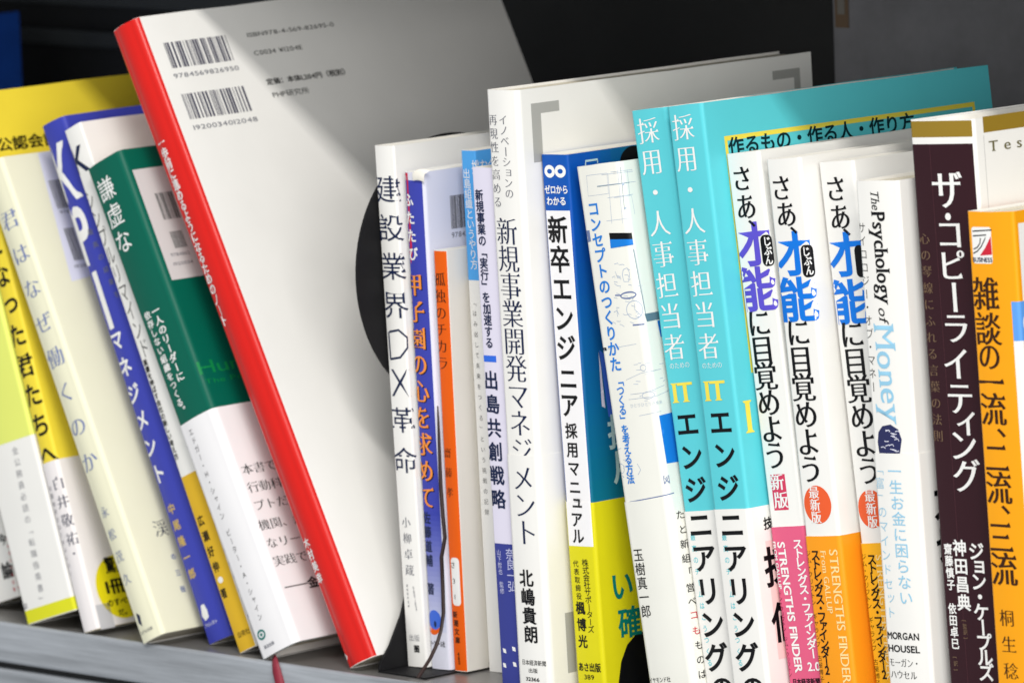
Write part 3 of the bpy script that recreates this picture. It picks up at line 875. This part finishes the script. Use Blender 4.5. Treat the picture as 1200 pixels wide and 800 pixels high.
["L",0,[[22.29,144.16],
[22.96,143.94],
[24.44,143.94]],0.2,"lineink",1],
["L",0,[[11.73,146.54],
[13.45,146.08],
[13.09,146.42]],0.2,"lineink",1],
["L",0,[[13.09,152.42],
[14.75,152.65],
[14.94,152.02]],0.2,"lineink",1],
["L",0,[[11.24,137.79],
[11.98,137.56],
[12.56,137.47]],0.2,"lineink",1],
["L",0,[[13.54,147.76],
[15.25,147.25],
[14.97,146.88]],0.2,"lineink",1],
["L",0,[[12.96,145.07],
[14.58,144.76],
[14.13,144.1]],0.2,"lineink",1],
["L",0,[[13.59,148.01],
[15.18,148.06],
[15.21,148.07]],0.2,"lineink",1],
["L",0,[[10.67,141.13],
[11.55,140.93],
[12.29,140.74]],0.2,"lineink",1],
["L",0,[[21.66,142.32],
[22.88,141.78],
[23.11,142.3]],0.2,"lineink",1],
["L",0,[[19.59,135.16],
[20.57,135.44],
[21.54,134.18]],0.2,"lineink",1],
["L",0,[[10.36,133.06],
[12.02,132.79],
[12.12,133.08]],0.2,"lineink",1],
["L",0,[[8.38,132.95],
[9.23,132.64],
[9.77,132.16]],0.2,"lineink",1],
["L",0,[[18.09,146.82],
[18.86,146.49],
[19.39,146.73]],0.2,"lineink",1],
["L",0,[[15.2,134.79],
[16.61,134.92],
[17.54,134.63]],0.2,"lineink",1],
["L",0,[[11.15,147.99],
[12.4,148.39],
[12.55,147.72]],0.2,"lineink",1],
["L",0,[[18.5,150.34],
[19.46,149.8],
[20.81,149.65]],0.2,"lineink",1],
["L",0,[[17.97,140.44],
[18.86,140.9],
[19.05,139.56]],0.2,"lineink",1],
["L",0,[[16.44,132.25],
[17.04,132.04],
[18.13,131.54]],0.2,"lineink",1],
["L",0,[[11.63,131.86],
[12.32,131.75],
[13.59,130.93]],0.2,"lineink",1],
["L",0,[[18.01,137.81],
[19.48,137.19],
[19.55,137.16]],0.2,"lineink",1],
["L",0,[[19.27,134.02],
[20.31,133.59],
[21.45,133.45]],0.2,"lineink",1],
["L",0,[[18.05,144.87],
[19.34,144.63],
[19.27,144.3]],0.2,"lineink",1],
["L",0,[[20.35,133.73],
[21.86,133.73],
[22.37,133.17]],0.2,"lineink",1],
["L",0,[[13.82,135.22],
[14.47,134.87],
[14.99,134.7]],0.2,"lineink",1],
["L",0,[[16.97,148.32],
[18.42,148.19],
[18.77,147.36]],0.2,"lineink",1],
["L",0,[[17.35,117.99],
[18.65,117.92]],0.18,"lineink",1],
["L",0,[[16.03,115.77],
[18.31,115.64]],0.18,"lineink",1],
["L",0,[[17.8,105.04],
[19.15,104.98]],0.18,"lineink",1],
["L",0,[[15.2,112.01],
[17.3,111.74]],0.18,"lineink",1],
["L",0,[[26.35,111.78],
[28.14,111.89]],0.18,"lineink",1],
["L",0,[[14.0,111.14],
[16.15,110.91]],0.18,"lineink",1],
["L",0,[[21.98,103.85],
[23.31,104.09]],0.18,"lineink",1],
["L",0,[[19.73,113.92],
[20.93,114.02]],0.18,"lineink",1],
["L",0,[[21.93,110.54],
[23.23,110.38]],0.18,"lineink",1],
["L",0,[[27.79,110.67],
[28.8,111.01]],0.18,"lineink",1],
["L",0,[[27.22,116.73],
[29.19,116.67]],0.18,"lineink",1],
["L",0,[[15.94,106.65],
[16.85,106.94]],0.18,"lineink",1],
["L",0,[[20.53,117.53],
[22.74,117.64]],0.18,"lineink",1],
["L",0,[[15.38,117.63],
[17.25,117.65]],0.18,"lineink",1],
["L",0,[[21.53,108.21],
[23.61,107.92]],0.18,"lineink",1],
["L",0,[[23.73,114.7],
[25.37,114.9]],0.18,"lineink",1],
["L",0,[[-0.37,83.69],
[0.32,83.01]],0.18,"lineink",1],
["L",0,[[0.75,85.08],
[1.5,84.72]],0.18,"lineink",1],
["L",0,[[2.92,83.1],
[3.63,82.5]],0.18,"lineink",1],
["L",0,[[3.4,84.0],
[4.07,83.25]],0.18,"lineink",1],
["L",0,[[4.58,86.17],
[5.23,85.3]],0.18,"lineink",1],
["L",0,[[3.62,85.92],
[4.36,85.47]],0.18,"lineink",1],
["L",0,[[2.0,80.29],
[2.75,79.9]],0.18,"lineink",1],
["L",0,[[1.77,80.53],
[2.44,79.78]],0.18,"lineink",1],
["H",1,"たとえば",24.23,42.07,64.96,3.21,"g","ink",2],
["H",1,"として、",24.46,42.3,59.92,3.21,"g","ink",2],
["H",1,"新しい",24.28,37.43,54.9,3.21,"g","ink",2],
["H",1,"組織では",24.09,41.93,49.97,3.21,"g","ink",2],
["H",1,"「何を",23.97,37.13,45.24,3.21,"g","ink",2],
["H",1,"営利で",24.14,37.3,39.92,3.21,"g","ink",2],
["H",1,"ベンチ",24.02,37.17,35.23,3.21,"g","ink",2],
["H",1,"コンセプ",23.89,41.73,30.57,3.21,"g","redink",2],
["H",1,"ものづく",24.06,41.9,25.25,3.21,"g","redink",2],
["H",1,"もっと",24.29,37.45,20.19,3.21,"g","ink",2],
["H",1,"のなか",24.11,37.27,15.21,3.21,"g","ink",2],
["H",1,"ばいい",23.92,37.08,10.24,3.21,"g","ink",2]],"obi":[71.31,"ivory"]},
{"key":"teal1","label":"turquoise tall book whose cover is hidden, touching the white book with line drawings","r":1.4,"bulge":0.2,"hard":0,"paper":"cyan","pages":"pages","name":"book","pose":[59.72,6.13,7.95,-0.19],"dim":[16.68,206.53,148.0],"items":[["V",0,"採用・人事担当者",7.34,6.31,199.04,10.54,9.04,1.08,"m","whiteink",2],
["H",0,"のための",2.71,12.49,119.04,2.33,"gl","whiteink",2],
["H",0,"IT",2.49,12.62,109.99,9.62,"sb","yellowink",2],
["V",0,"エンジ",7.55,7.46,98.88,11.26,9.04,1.12,"gb","ink",2],
["V",1,"ニアリング",7.69,7.06,64.36,11.34,9.62,1.12,"gb","ink",2],
["V",1,"の",7.96,7.96,8.42,0.0,8.75,1.2,"gb","ink",2],
["V",1,"最高のチームはこうつくる",3.3,3.51,60.48,3.92,2.33,1.0,"g","cyan",1]],"obi":[69.3,"white"]},
{"key":"teal2","label":"turquoise tall book with its wide cover showing a yellow outlined frame","r":1.4,"bulge":0.2,"hard":0,"paper":"cyan","pages":"pages","name":"book","pose":[77.1,1.21,6.68,-0.81],"dim":[16.61,208.99,143.04],"items":[["V",0,"採用・人事担当者",6.89,7.06,201.32,10.58,9.04,1.08,"m","whiteink",2],
["H",0,"のための",2.76,12.53,120.88,2.33,"gl","whiteink",2],
["H",0,"IT",2.84,12.97,112.47,9.62,"sb","yellowink",2],
["V",0,"エンジ",8.56,8.61,101.43,11.16,9.04,1.12,"gb","ink",2],
["V",1,"ニアリング",8.62,8.66,66.63,11.25,9.62,1.12,"gb","ink",2],
["V",1,"の",9.81,9.81,11.13,0.0,8.75,1.2,"gb","ink",2],
["V",1,"最高のチームはこうつくる",4.33,5.15,62.68,3.89,2.33,1.0,"g","cyan",1],
["R",0,25.5,150.62,195.29,196.89,"yellowink",2],
["R",0,25.5,26.8,116.89,195.29,"yellowink",2],
["R",0,149.32,150.62,116.89,195.29,"yellowink",2],
["H",0,"作るもの・作る人・作り方",26.87,119.32,192.94,6.71,"gb","tealdark",2],
["V",0,"I",21.84,21.84,102.79,0.0,14.58,0.9,"sb","yellowink",2],
["R",1,22.61,76.61,20.0,60.12,"pinkwash",1],
["V",1,"技",24.87,24.87,65.88,0.0,4.08,1.0,"gb","ink",2],
["V",1,"採価",27.81,28.42,50.95,18.98,13.12,1.0,"gb","ink",2]],"obi":[72.12,"white"]},
{"key":"saa1","label":"white book with purple title characters and a pink lower band","r":1.3,"bulge":0.25,"hard":0,"paper":"white","pages":"pages","name":"book","pose":[96.16,8.94,7.16,-0.79],"dim":[15.59,193.02,127.99],"items":[["V",0,"さあ",6.56,6.96,184.27,9.54,8.75,1.05,"mb","ink",2],
["V",0,"、",8.83,8.83,169.12,0.0,8.75,1.0,"mb","ink",2],
["V",0,"才能",7.28,7.16,161.76,15.0,14.58,1.18,"gx","purpleink",2],
["V",0,"に目覚めよう",6.37,6.46,135.51,8.96,9.62,1.1,"mb","ink",2],
["R",0,2.99,9.79,72.35,84.48,"rosered",1],
["V",0,"新版",5.75,6.73,81.76,6.12,5.54,1.15,"mb","whiteink",2],
["RR",0,11.662122282605988,16.818754290140767,154.41,164.94,1.9,"ink",3],
["V",0,"じぶん",14.57,14.51,162.69,3.16,3.21,1.0,"gb","whiteink",4],
["V",1,"ストレングス・ファインダー",12.24,13.24,60.7,3.09,3.5,1.2,"gb","whiteink",2],
["H",1,"2.0",10.07,15.74,19.32,4.08,"gb","whiteink",2],
["D",1,"STRENGTHS FINDER",4.61,5.94,61.82,17.14,4.96,"gb","whiteink",2],
["D",1,"FROM GALLUP",1.21,1.69,61.94,45.68,2.04,"gb","whiteink",2],
["V",1,"ドン・クリフトン　ジム・クリフトン",1.05,1.24,44.25,1.72,1.75,1.0,"gl","ink",2],
["H",1,"日本経済新聞",2.01,14.88,14.19,2.33,"gb","ink",2]],"obi":[66.74,"pink"]},
{"key":"saa2","label":"white book with blue title characters above a wholly visible orange disc and broad orange band","r":1.3,"bulge":0.25,"hard":0,"paper":"white","pages":"pages","name":"book","pose":[112.44,6.62,5.9,-0.77],"dim":[15.89,192.12,128.0],"items":[["V",0,"さあ",6.13,7.21,182.13,8.92,8.75,1.05,"mb","ink",2],
["V",0,"、",10.01,10.01,167.94,0.0,8.75,1.0,"mb","ink",2],
["V",0,"才能",7.74,8.3,159.76,15.2,14.58,1.18,"gx","azureink",2],
["V",0,"に目覚めよう",7.01,6.3,133.7,9.18,9.62,1.1,"mb","ink",2],
["E",0,7.56,75.99,6.25,6.41,"discorange",2],
["V",0,"最新版",6.56,6.54,80.03,4.17,4.08,1.1,"mb","whiteink",3],
["RR",0,12.059974745236108,17.55013816966982,152.05,162.84,1.9,"ink",3],
["V",0,"じぶん",14.48,15.14,160.6,3.16,3.21,1.0,"gb","whiteink",4],
["V",1,"ストレングス・ファインダー2.0",4.51,4.4,59.05,2.98,3.79,1.1,"gb","ink",2],
["V",1,"ジム・クリフトン　ギャラップ　古屋博子",1.03,1.25,59.67,2.36,2.04,1.2,"gl","ink",2],
["D",1,"STRENGTHS FINDER 2.0",12.95,13.15,61.06,7.64,5.25,"s","creamink",2],
["D",1,"From GALLUP",8.32,8.82,60.55,39.28,3.5,"s","creamink",2]],"obi":[65.39,"tangerine"]},
{"key":"saa3","label":"white book with blue title characters and a yellow band, its orange disc half covered","r":1.3,"bulge":0.25,"hard":0,"paper":"white","pages":"pages","name":"book","pose":[131.95,13.08,6.4,-0.24],"dim":[16.0,191.49,128.0],"items":[["V",0,"さあ",7.06,7.57,182.21,9.44,8.75,1.05,"mb","ink",2],
["V",0,"、",9.92,9.92,167.79,0.0,8.75,1.0,"mb","ink",2],
["V",0,"才能",6.9,7.23,159.99,15.72,14.58,1.18,"gx","azureink",2],
["V",0,"に目覚めよう",7.06,7.88,133.68,9.16,9.62,1.1,"mb","ink",2],
["E",0,7.14,75.31,6.25,6.41,"discorange",2],
["V",0,"最新版",7.02,7.07,79.61,4.3,4.08,1.1,"mb","whiteink",3],
["RR",0,12.30834631302348,17.687430090733,152.47,163.21,1.9,"ink",3],
["V",1,"ストレングス・ファインダー2.0",4.98,4.85,58.44,2.97,3.79,1.1,"gb","ink",2],
["V",1,"ジム・クリフトン　ギャラップ　古屋博子",1.23,1.4,59.38,2.36,2.04,1.2,"gl","ink",2],
["D",1,"STRENGTHS FINDER",8.52,7.48,60.12,18.01,4.08,"s","creamink",2]],"obi":[63.92,"sunflower"]},
{"key":"money","label":"white book with rotated black serif lettering and one big pale blue word","r":1.2,"bulge":0.6,"hard":0,"paper":"white","pages":"pages","name":"book","pose":[149.69,-0.24,3.13,0.0],"dim":[19.0,187.49,128.0],"items":[["D",0,"The",8.84,9.15,184.62,177.87,5.25,"si","ink",2],
["D",0,"Psychology",9.86,10.62,177.31,146.93,8.45,"sb","ink",2],
["D",0,"of",9.03,9.29,146.07,140.72,5.83,"si","ink",2],
["D",0,"Money",8.85,10.36,140.15,107.43,12.83,"s","skyink",2],
["V",0,"サイコロジー・オブ・マネー",1.59,2.0,171.95,4.38,3.5,1.1,"gl","ink",2],
["P",0,[[2.88,104.43],
[4.96,106.46],
[8.81,107.11],
[12.06,105.49],
[13.26,102.13],
[12.09,97.58],
[2.6,97.34],
[2.18,101.01]],"indigo",1],
["L",0,[[5.55,101.49],
[6.72,101.43],
[7.54,101.5]],0.28,"lavwhite",2],
["L",0,[[3.65,99.37],
[4.72,99.62],
[5.9,99.16]],0.28,"lavwhite",2],
["L",0,[[10.14,102.08],
[11.65,102.41],
[12.09,101.64]],0.28,"lavwhite",2],
["L",0,[[7.59,100.15],
[9.14,100.55],
[9.65,99.86]],0.28,"lavwhite",2],
["L",0,[[6.37,105.14],
[8.11,105.2],
[8.39,104.69]],0.28,"lavwhite",2],
["L",0,[[8.92,98.91],
[10.1,98.68],
[10.72,98.42]],0.28,"lavwhite",2],
["L",0,[[10.71,104.77],
[11.64,105.03],
[12.93,104.58]],0.28,"lavwhite",2],
["L",0,[[8.66,103.28],
[10.0,103.41],
[10.41,103.0]],0.28,"lavwhite",2],
["L",0,[[7.94,99.0],
[9.44,98.67],
[10.06,98.49]],0.28,"lavwhite",2],
["L",0,[[9.09,104.27],
[10.79,103.92],
[11.26,104.0]],0.28,"lavwhite",2],
["L",0,[[9.38,103.94],
[11.08,103.91],
[11.11,103.94]],0.28,"lavwhite",2],
["L",0,[[9.93,98.45],
[10.77,98.21],
[11.75,98.41]],0.28,"lavwhite",2],
["L",0,[[5.83,99.91],
[7.62,100.34],
[7.81,99.93]],0.28,"lavwhite",2],
["L",0,[[9.34,103.09],
[11.06,102.72],
[11.18,102.57]],0.28,"lavwhite",2],
["L",0,[[6.4,104.82],
[7.88,105.25],
[8.05,104.62]],0.28,"lavwhite",2],
["L",0,[[8.63,104.31],
[9.41,104.01],
[10.34,103.81]],0.28,"lavwhite",2],
["V",1,"一生お金に困らない",9.45,10.69,91.57,5.24,4.66,1.25,"g","skyink",2],
["V",1,"「富」のマインドセット",2.12,3.39,92.22,4.77,3.79,1.15,"gl","skyink",2],
["H",1,"MORGAN",0.74,15.23,36.98,3.21,"gb","ink",2],
["H",1,"HOUSEL",0.72,15.22,32.72,3.21,"gb","ink",2],
["H",1,"モーガン・",0.65,14.79,27.94,3.21,"m","ink",2],
["H",1,"ハウセル",1.04,13.28,23.93,3.21,"m","ink",2],
["V",1,"大切",32.34,32.38,81.29,16.18,13.41,1.0,"gb","ink",2]],"obi":[97.43,"white"]},
{"key":"brown","label":"thick dark maroon book with white lettering and a gold top edge","r":1.3,"bulge":0.3,"hard":1,"paper":"white","pages":"pages","name":"book","pose":[173.8,2.58,3.42,-0.64],"dim":[28.19,208.3,148.0],"items":[["R",0,-40.0,27.49,202.55,207.85,"goldband",1],
["R",0,32.69,148.19,203.35,208.55,"goldband",1],
["R",0,-40.0,27.29,0.2,200.32,"maroon",1],
["R",0,8.4,8.55,0.2,200.32,"maroonline",2],
["R",0,32.49,32.69,0.2,202.55,"greyline",1],
["H",0,"T e s t i n g",34.44,72.88,198.8,4.96,"s","oliveink",2],
["V",0,"心の琴線にふれる言葉の法則",3.27,3.03,169.36,5.4,3.79,1.15,"m","khaki",2],
["V",0,"ザ",14.97,14.97,185.26,0.0,12.83,1.0,"mb","whiteink",2],
["V",0,"・",14.51,14.51,176.62,0.0,8.75,1.0,"gb","whiteink",2],
["V",0,"コピーラ",14.7,14.56,170.76,10.24,10.5,1.1,"mb","whiteink",2],
["V",0,"イテ",13.61,14.04,128.27,11.2,11.08,1.03,"mb","whiteink",2],
["V",0,"ィ",14.66,14.66,107.83,0.0,10.5,1.0,"mb","whiteink",2],
["V",0,"ング",14.06,14.6,101.65,10.09,11.08,1.05,"mb","whiteink",2],
["V",0,"ジョン・ケープルズ",16.37,17.06,66.89,4.99,5.83,1.1,"gb","whiteink",2],
["V",0,"神田昌典",9.12,9.27,67.78,6.01,5.25,1.1,"gb","whiteink",2],
["V",0,"[監訳]",8.89,9.1,43.81,1.88,1.75,1.0,"g","khaki",2],
["V",0,"齋藤慎子",3.79,3.97,67.33,3.95,3.5,1.0,"gb","whiteink",2],
["V",0,"依田卓巳",3.78,3.98,47.57,3.86,3.5,1.0,"gb","whiteink",2],
["V",0,"[訳]",3.55,3.54,31.44,1.98,1.75,1.0,"g","khaki",2]],"obi":null},
{"key":"zatsu","label":"marigold orange book with black lettering and a small white logo square at the top","r":1.3,"bulge":0.5,"hard":0,"paper":"marigold","pages":"pages","name":"book","pose":[202.55,-6.37,2.98,-0.63],"dim":[20.1,180.96,128.0],"items":[["RR",0,1.87,10.64,164.08,175.9,1.0,"whiteink",2],
["L",0,[[2.31,174.52],
[11.04,174.99]],0.42,"ink",3],
["L",0,[[2.36,172.99],
[8.5,173.37],
[7.62,171.79],
[5.95,169.56],
[3.96,168.03],
[2.05,167.32]],0.42,"ink",3],
["L",0,[[5.82,172.33],
[5.49,170.67],
[4.07,169.27],
[2.35,168.7]],0.42,"ink",3],
["P",0,[[10.42,172.91],
[10.52,166.98],
[5.14,166.65],
[7.77,169.3]],"redink",3],
["H",0,"BUSINESS",1.66,10.59,165.35,2.04,"gb","navyink",3],
["V",0,"雑",6.44,6.44,154.08,0.0,10.79,1.02,"mb","darkbrown",2],
["V",0,"談",6.55,6.55,142.72,0.0,10.79,1.02,"mb","darkbrown",2],
["V",0,"の",6.33,6.33,133.85,0.0,9.62,1.02,"mb","darkbrown",2],
["V",0,"一",6.32,6.32,125.25,0.0,11.08,1.02,"m2","darkbrown",2],
["V",0,"流",6.49,6.49,116.65,0.0,10.79,1.02,"mb","darkbrown",2],
["V",0,"、",9.54,9.54,109.24,0.0,9.91,1.02,"mb","darkbrown",2],
["V",0,"二",6.59,6.59,100.82,0.0,10.5,1.02,"m2","darkbrown",2],
["V",0,"流",6.67,6.67,91.09,0.0,10.79,1.02,"mb","darkbrown",2],
["V",0,"、",9.21,9.21,84.22,0.0,9.91,1.02,"mb","darkbrown",2],
["V",0,"三",6.18,6.18,74.92,0.0,10.79,1.02,"m2","darkbrown",2],
["V",0,"流",6.58,6.58,64.62,0.0,11.08,1.02,"mb","darkbrown",2],
["V",0,"桐生稔",6.49,6.84,48.72,8.65,5.54,1.15,"m","darkbrown",2],
["R",0,22.28,138.1,151.85,176.88,"white",1],
["R",0,17.17,138.1,139.15,151.85,"cornflower",2],
["R",0,17.07,138.1,2.0,139.15,"white",1],
["O",0,24.5,144.65,2.92,3.5,0.8,"whiteink",3]],"obi":null}]''')
chars = sorted(set("".join(it[2] for b in BOOKS for it in b["items"] if it[0] in "VHD" and isinstance(it[2], str))) - set(" 　") | {"国"})
load_outlines(chars)
kp = np.concatenate(RAW["国"]); lo, hi = kp.min(0), kp.max(0)
CJC[0], CJC[1], CJC[2] = float(lo[0] + hi[0]) / 2, float(lo[1] + hi[1]) / 2, float(max(hi - lo)) * 1.06

def make_book(b):
    rnd = random.Random(b["key"])
    x, y, lean, yaw = b["pose"]; t, h, d = b["dim"]
    z = 0.75 if b["key"] in ("ken", "futa", "bunko") else 0.05
    root = thing(b["name"], b["label"], b["name"] if b["name"] == "notebook" else "book", (x, y, z), group="books standing in a row on the shelf")
    root.rotation_euler = (Matrix.Rotation(math.radians(yaw), 3, 'Z') @ Matrix.Rotation(math.radians(-lean), 3, 'Y')).to_euler()
    S = Surf(t, h, d, b["r"], b["bulge"])
    base = paper(b["paper"], .40 if b["hard"] else .38)
    rim = paper("white")
    m = Mesh()
    shell(m, S, -d, t + d, 0, h, -.45, 0, base, rim, rnd, .09)
    draw(m, S, 0, [it for it in b["items"] if it[1] == 0])
    m.build("cover", root)
    ins = 3.0 if b["hard"] else .9
    if b["hard"]:
        B = Mesh(); SB = Surf(t, h, d, b["r"], b["bulge"])
        shell(B, SB, -d + .4, t + d - .4, .15, h - .5, -2.2, -.5, paper("whitelav"), rim, rnd, 0)
        B.build("cover_board", root)
    th = 2.4 if b["hard"] else .55
    m = Mesh(); PG = pages_mat()
    nx = 10
    yf = max(.8 + b["r"] * .5, 1.2) + (1.8 if b["hard"] else 0)
    xs = [th + (t - 2 * th) * i / nx for i in range(nx + 1)]
    jag = [rnd.random() * .25 for _ in xs]
    topr = [[(xx, yy, h - ins - j) for xx, j in zip(xs, jag)] for yy in (yf, d - ins)]
    botr = [[(xx, yy, .35 + (ins - .9 if b["hard"] else 0)) for xx in xs] for yy in (yf, d - ins)]
    m.grid(topr, PG, False); m.grid(botr[::-1], PG, False)
    m.grid([botr[0], topr[0]], PG, False); m.grid([topr[1], botr[1]], PG, False)
    m.grid([[topr[0][0], topr[1][0]], [botr[0][0], botr[1][0]]], PG, False); m.grid([[topr[1][-1], topr[0][-1]], [botr[1][-1], botr[0][-1]]], PG, False)
    m.build("page_block", root)
    if b["obi"]:
        v1, col = b["obi"]; m = Mesh()
        shell(m, S, -d, t + d, .12, v1, .14, .34, paper(col), rim, rnd, .05)
        draw(m, S, .34, [it for it in b["items"] if it[1] == 1])
        m.build("belly_band", root)
    if b["key"] == "green":
        q = plain("red_ribbon", (.22, .012, .03), .55)
        ribbon("ribbon_bookmark", root, [(-8.73, 22.09, 9.21), (-0.79, 9.82, 3.35), (4.05, 2.65, -0.19), (8.65, -2.09, -2.71), (8.18, -2.42, -6.1), (7.75, -2.57, -10.84), (6.57, -2.39, -15.36), (5.5, -2.24, -21.56)], 3.4, q, (1, .1, 0))
    if b["key"] == "futa":
        q = plain("brown_ribbon", (.024, .010, .008), .55)
        ribbon("ribbon_bookmark", root, [(12.24, -1.41, 94.49), (13.21, -2.42, 89.51), (13.66, -3.02, 83.55), (13.63, -3.43, 66.91), (14.3, -3.84, 56.37), (15.15, -4.25, 48.28), (13.08, -4.43, 41.17), (13.32, -4.83, 30.59), (13.57, -5.44, 21.56), (13.43, -6.94, 15.67), (14.47, -10.45, 11.1), (14.18, -13.45, 6.96), (15.58, -18.46, 3.87), (15.91, -21.97, 1.09)], 1.4, q, (.75, .6, 0))
        m = Mesh(); C = paper("creamwhite")
        m.grid([[(t * .55, -1.0, h - 3), (t * .8, -1.1, h - 2.6), (t + .6, -.6, h - 3.4)], [(t * .6, -1.6, h - .4), (t * .95, -2.0, h + .3), (t + 1.6, -1.2, h - .6)], [(t * .75, -.6, h + 1.0), (t + .9, -.6, h + 1.2), (t + 2.0, 1.5, h + .6)]], C)
        m.build("torn_flap", root)
    return root
for b in BOOKS:
    make_book(b)

# ---------------------------------------------------------------- blue binder at the back left
bb = thing("ring_binder", "deep blue binder standing far back at the upper left, behind the yellow book", "binder", (-513.7, 145.0, 0))
BLUE = plain("blue_board", (.012, .085, .46), .45)
m = Mesh(); m.box(-52, 0, 0, 1.5, .2, 202.5, BLUE); m.box(-52, -50, 1.6, 60, .2, 202.5, BLUE); m.box(-2, 0, 1.6, 60, .2, 202.5, BLUE); m.build("cover", bb, .4)
m = Mesh(); m.box(-48, -4, 4, 58, 2, 196, pages_mat()); m.build("page_block", bb)
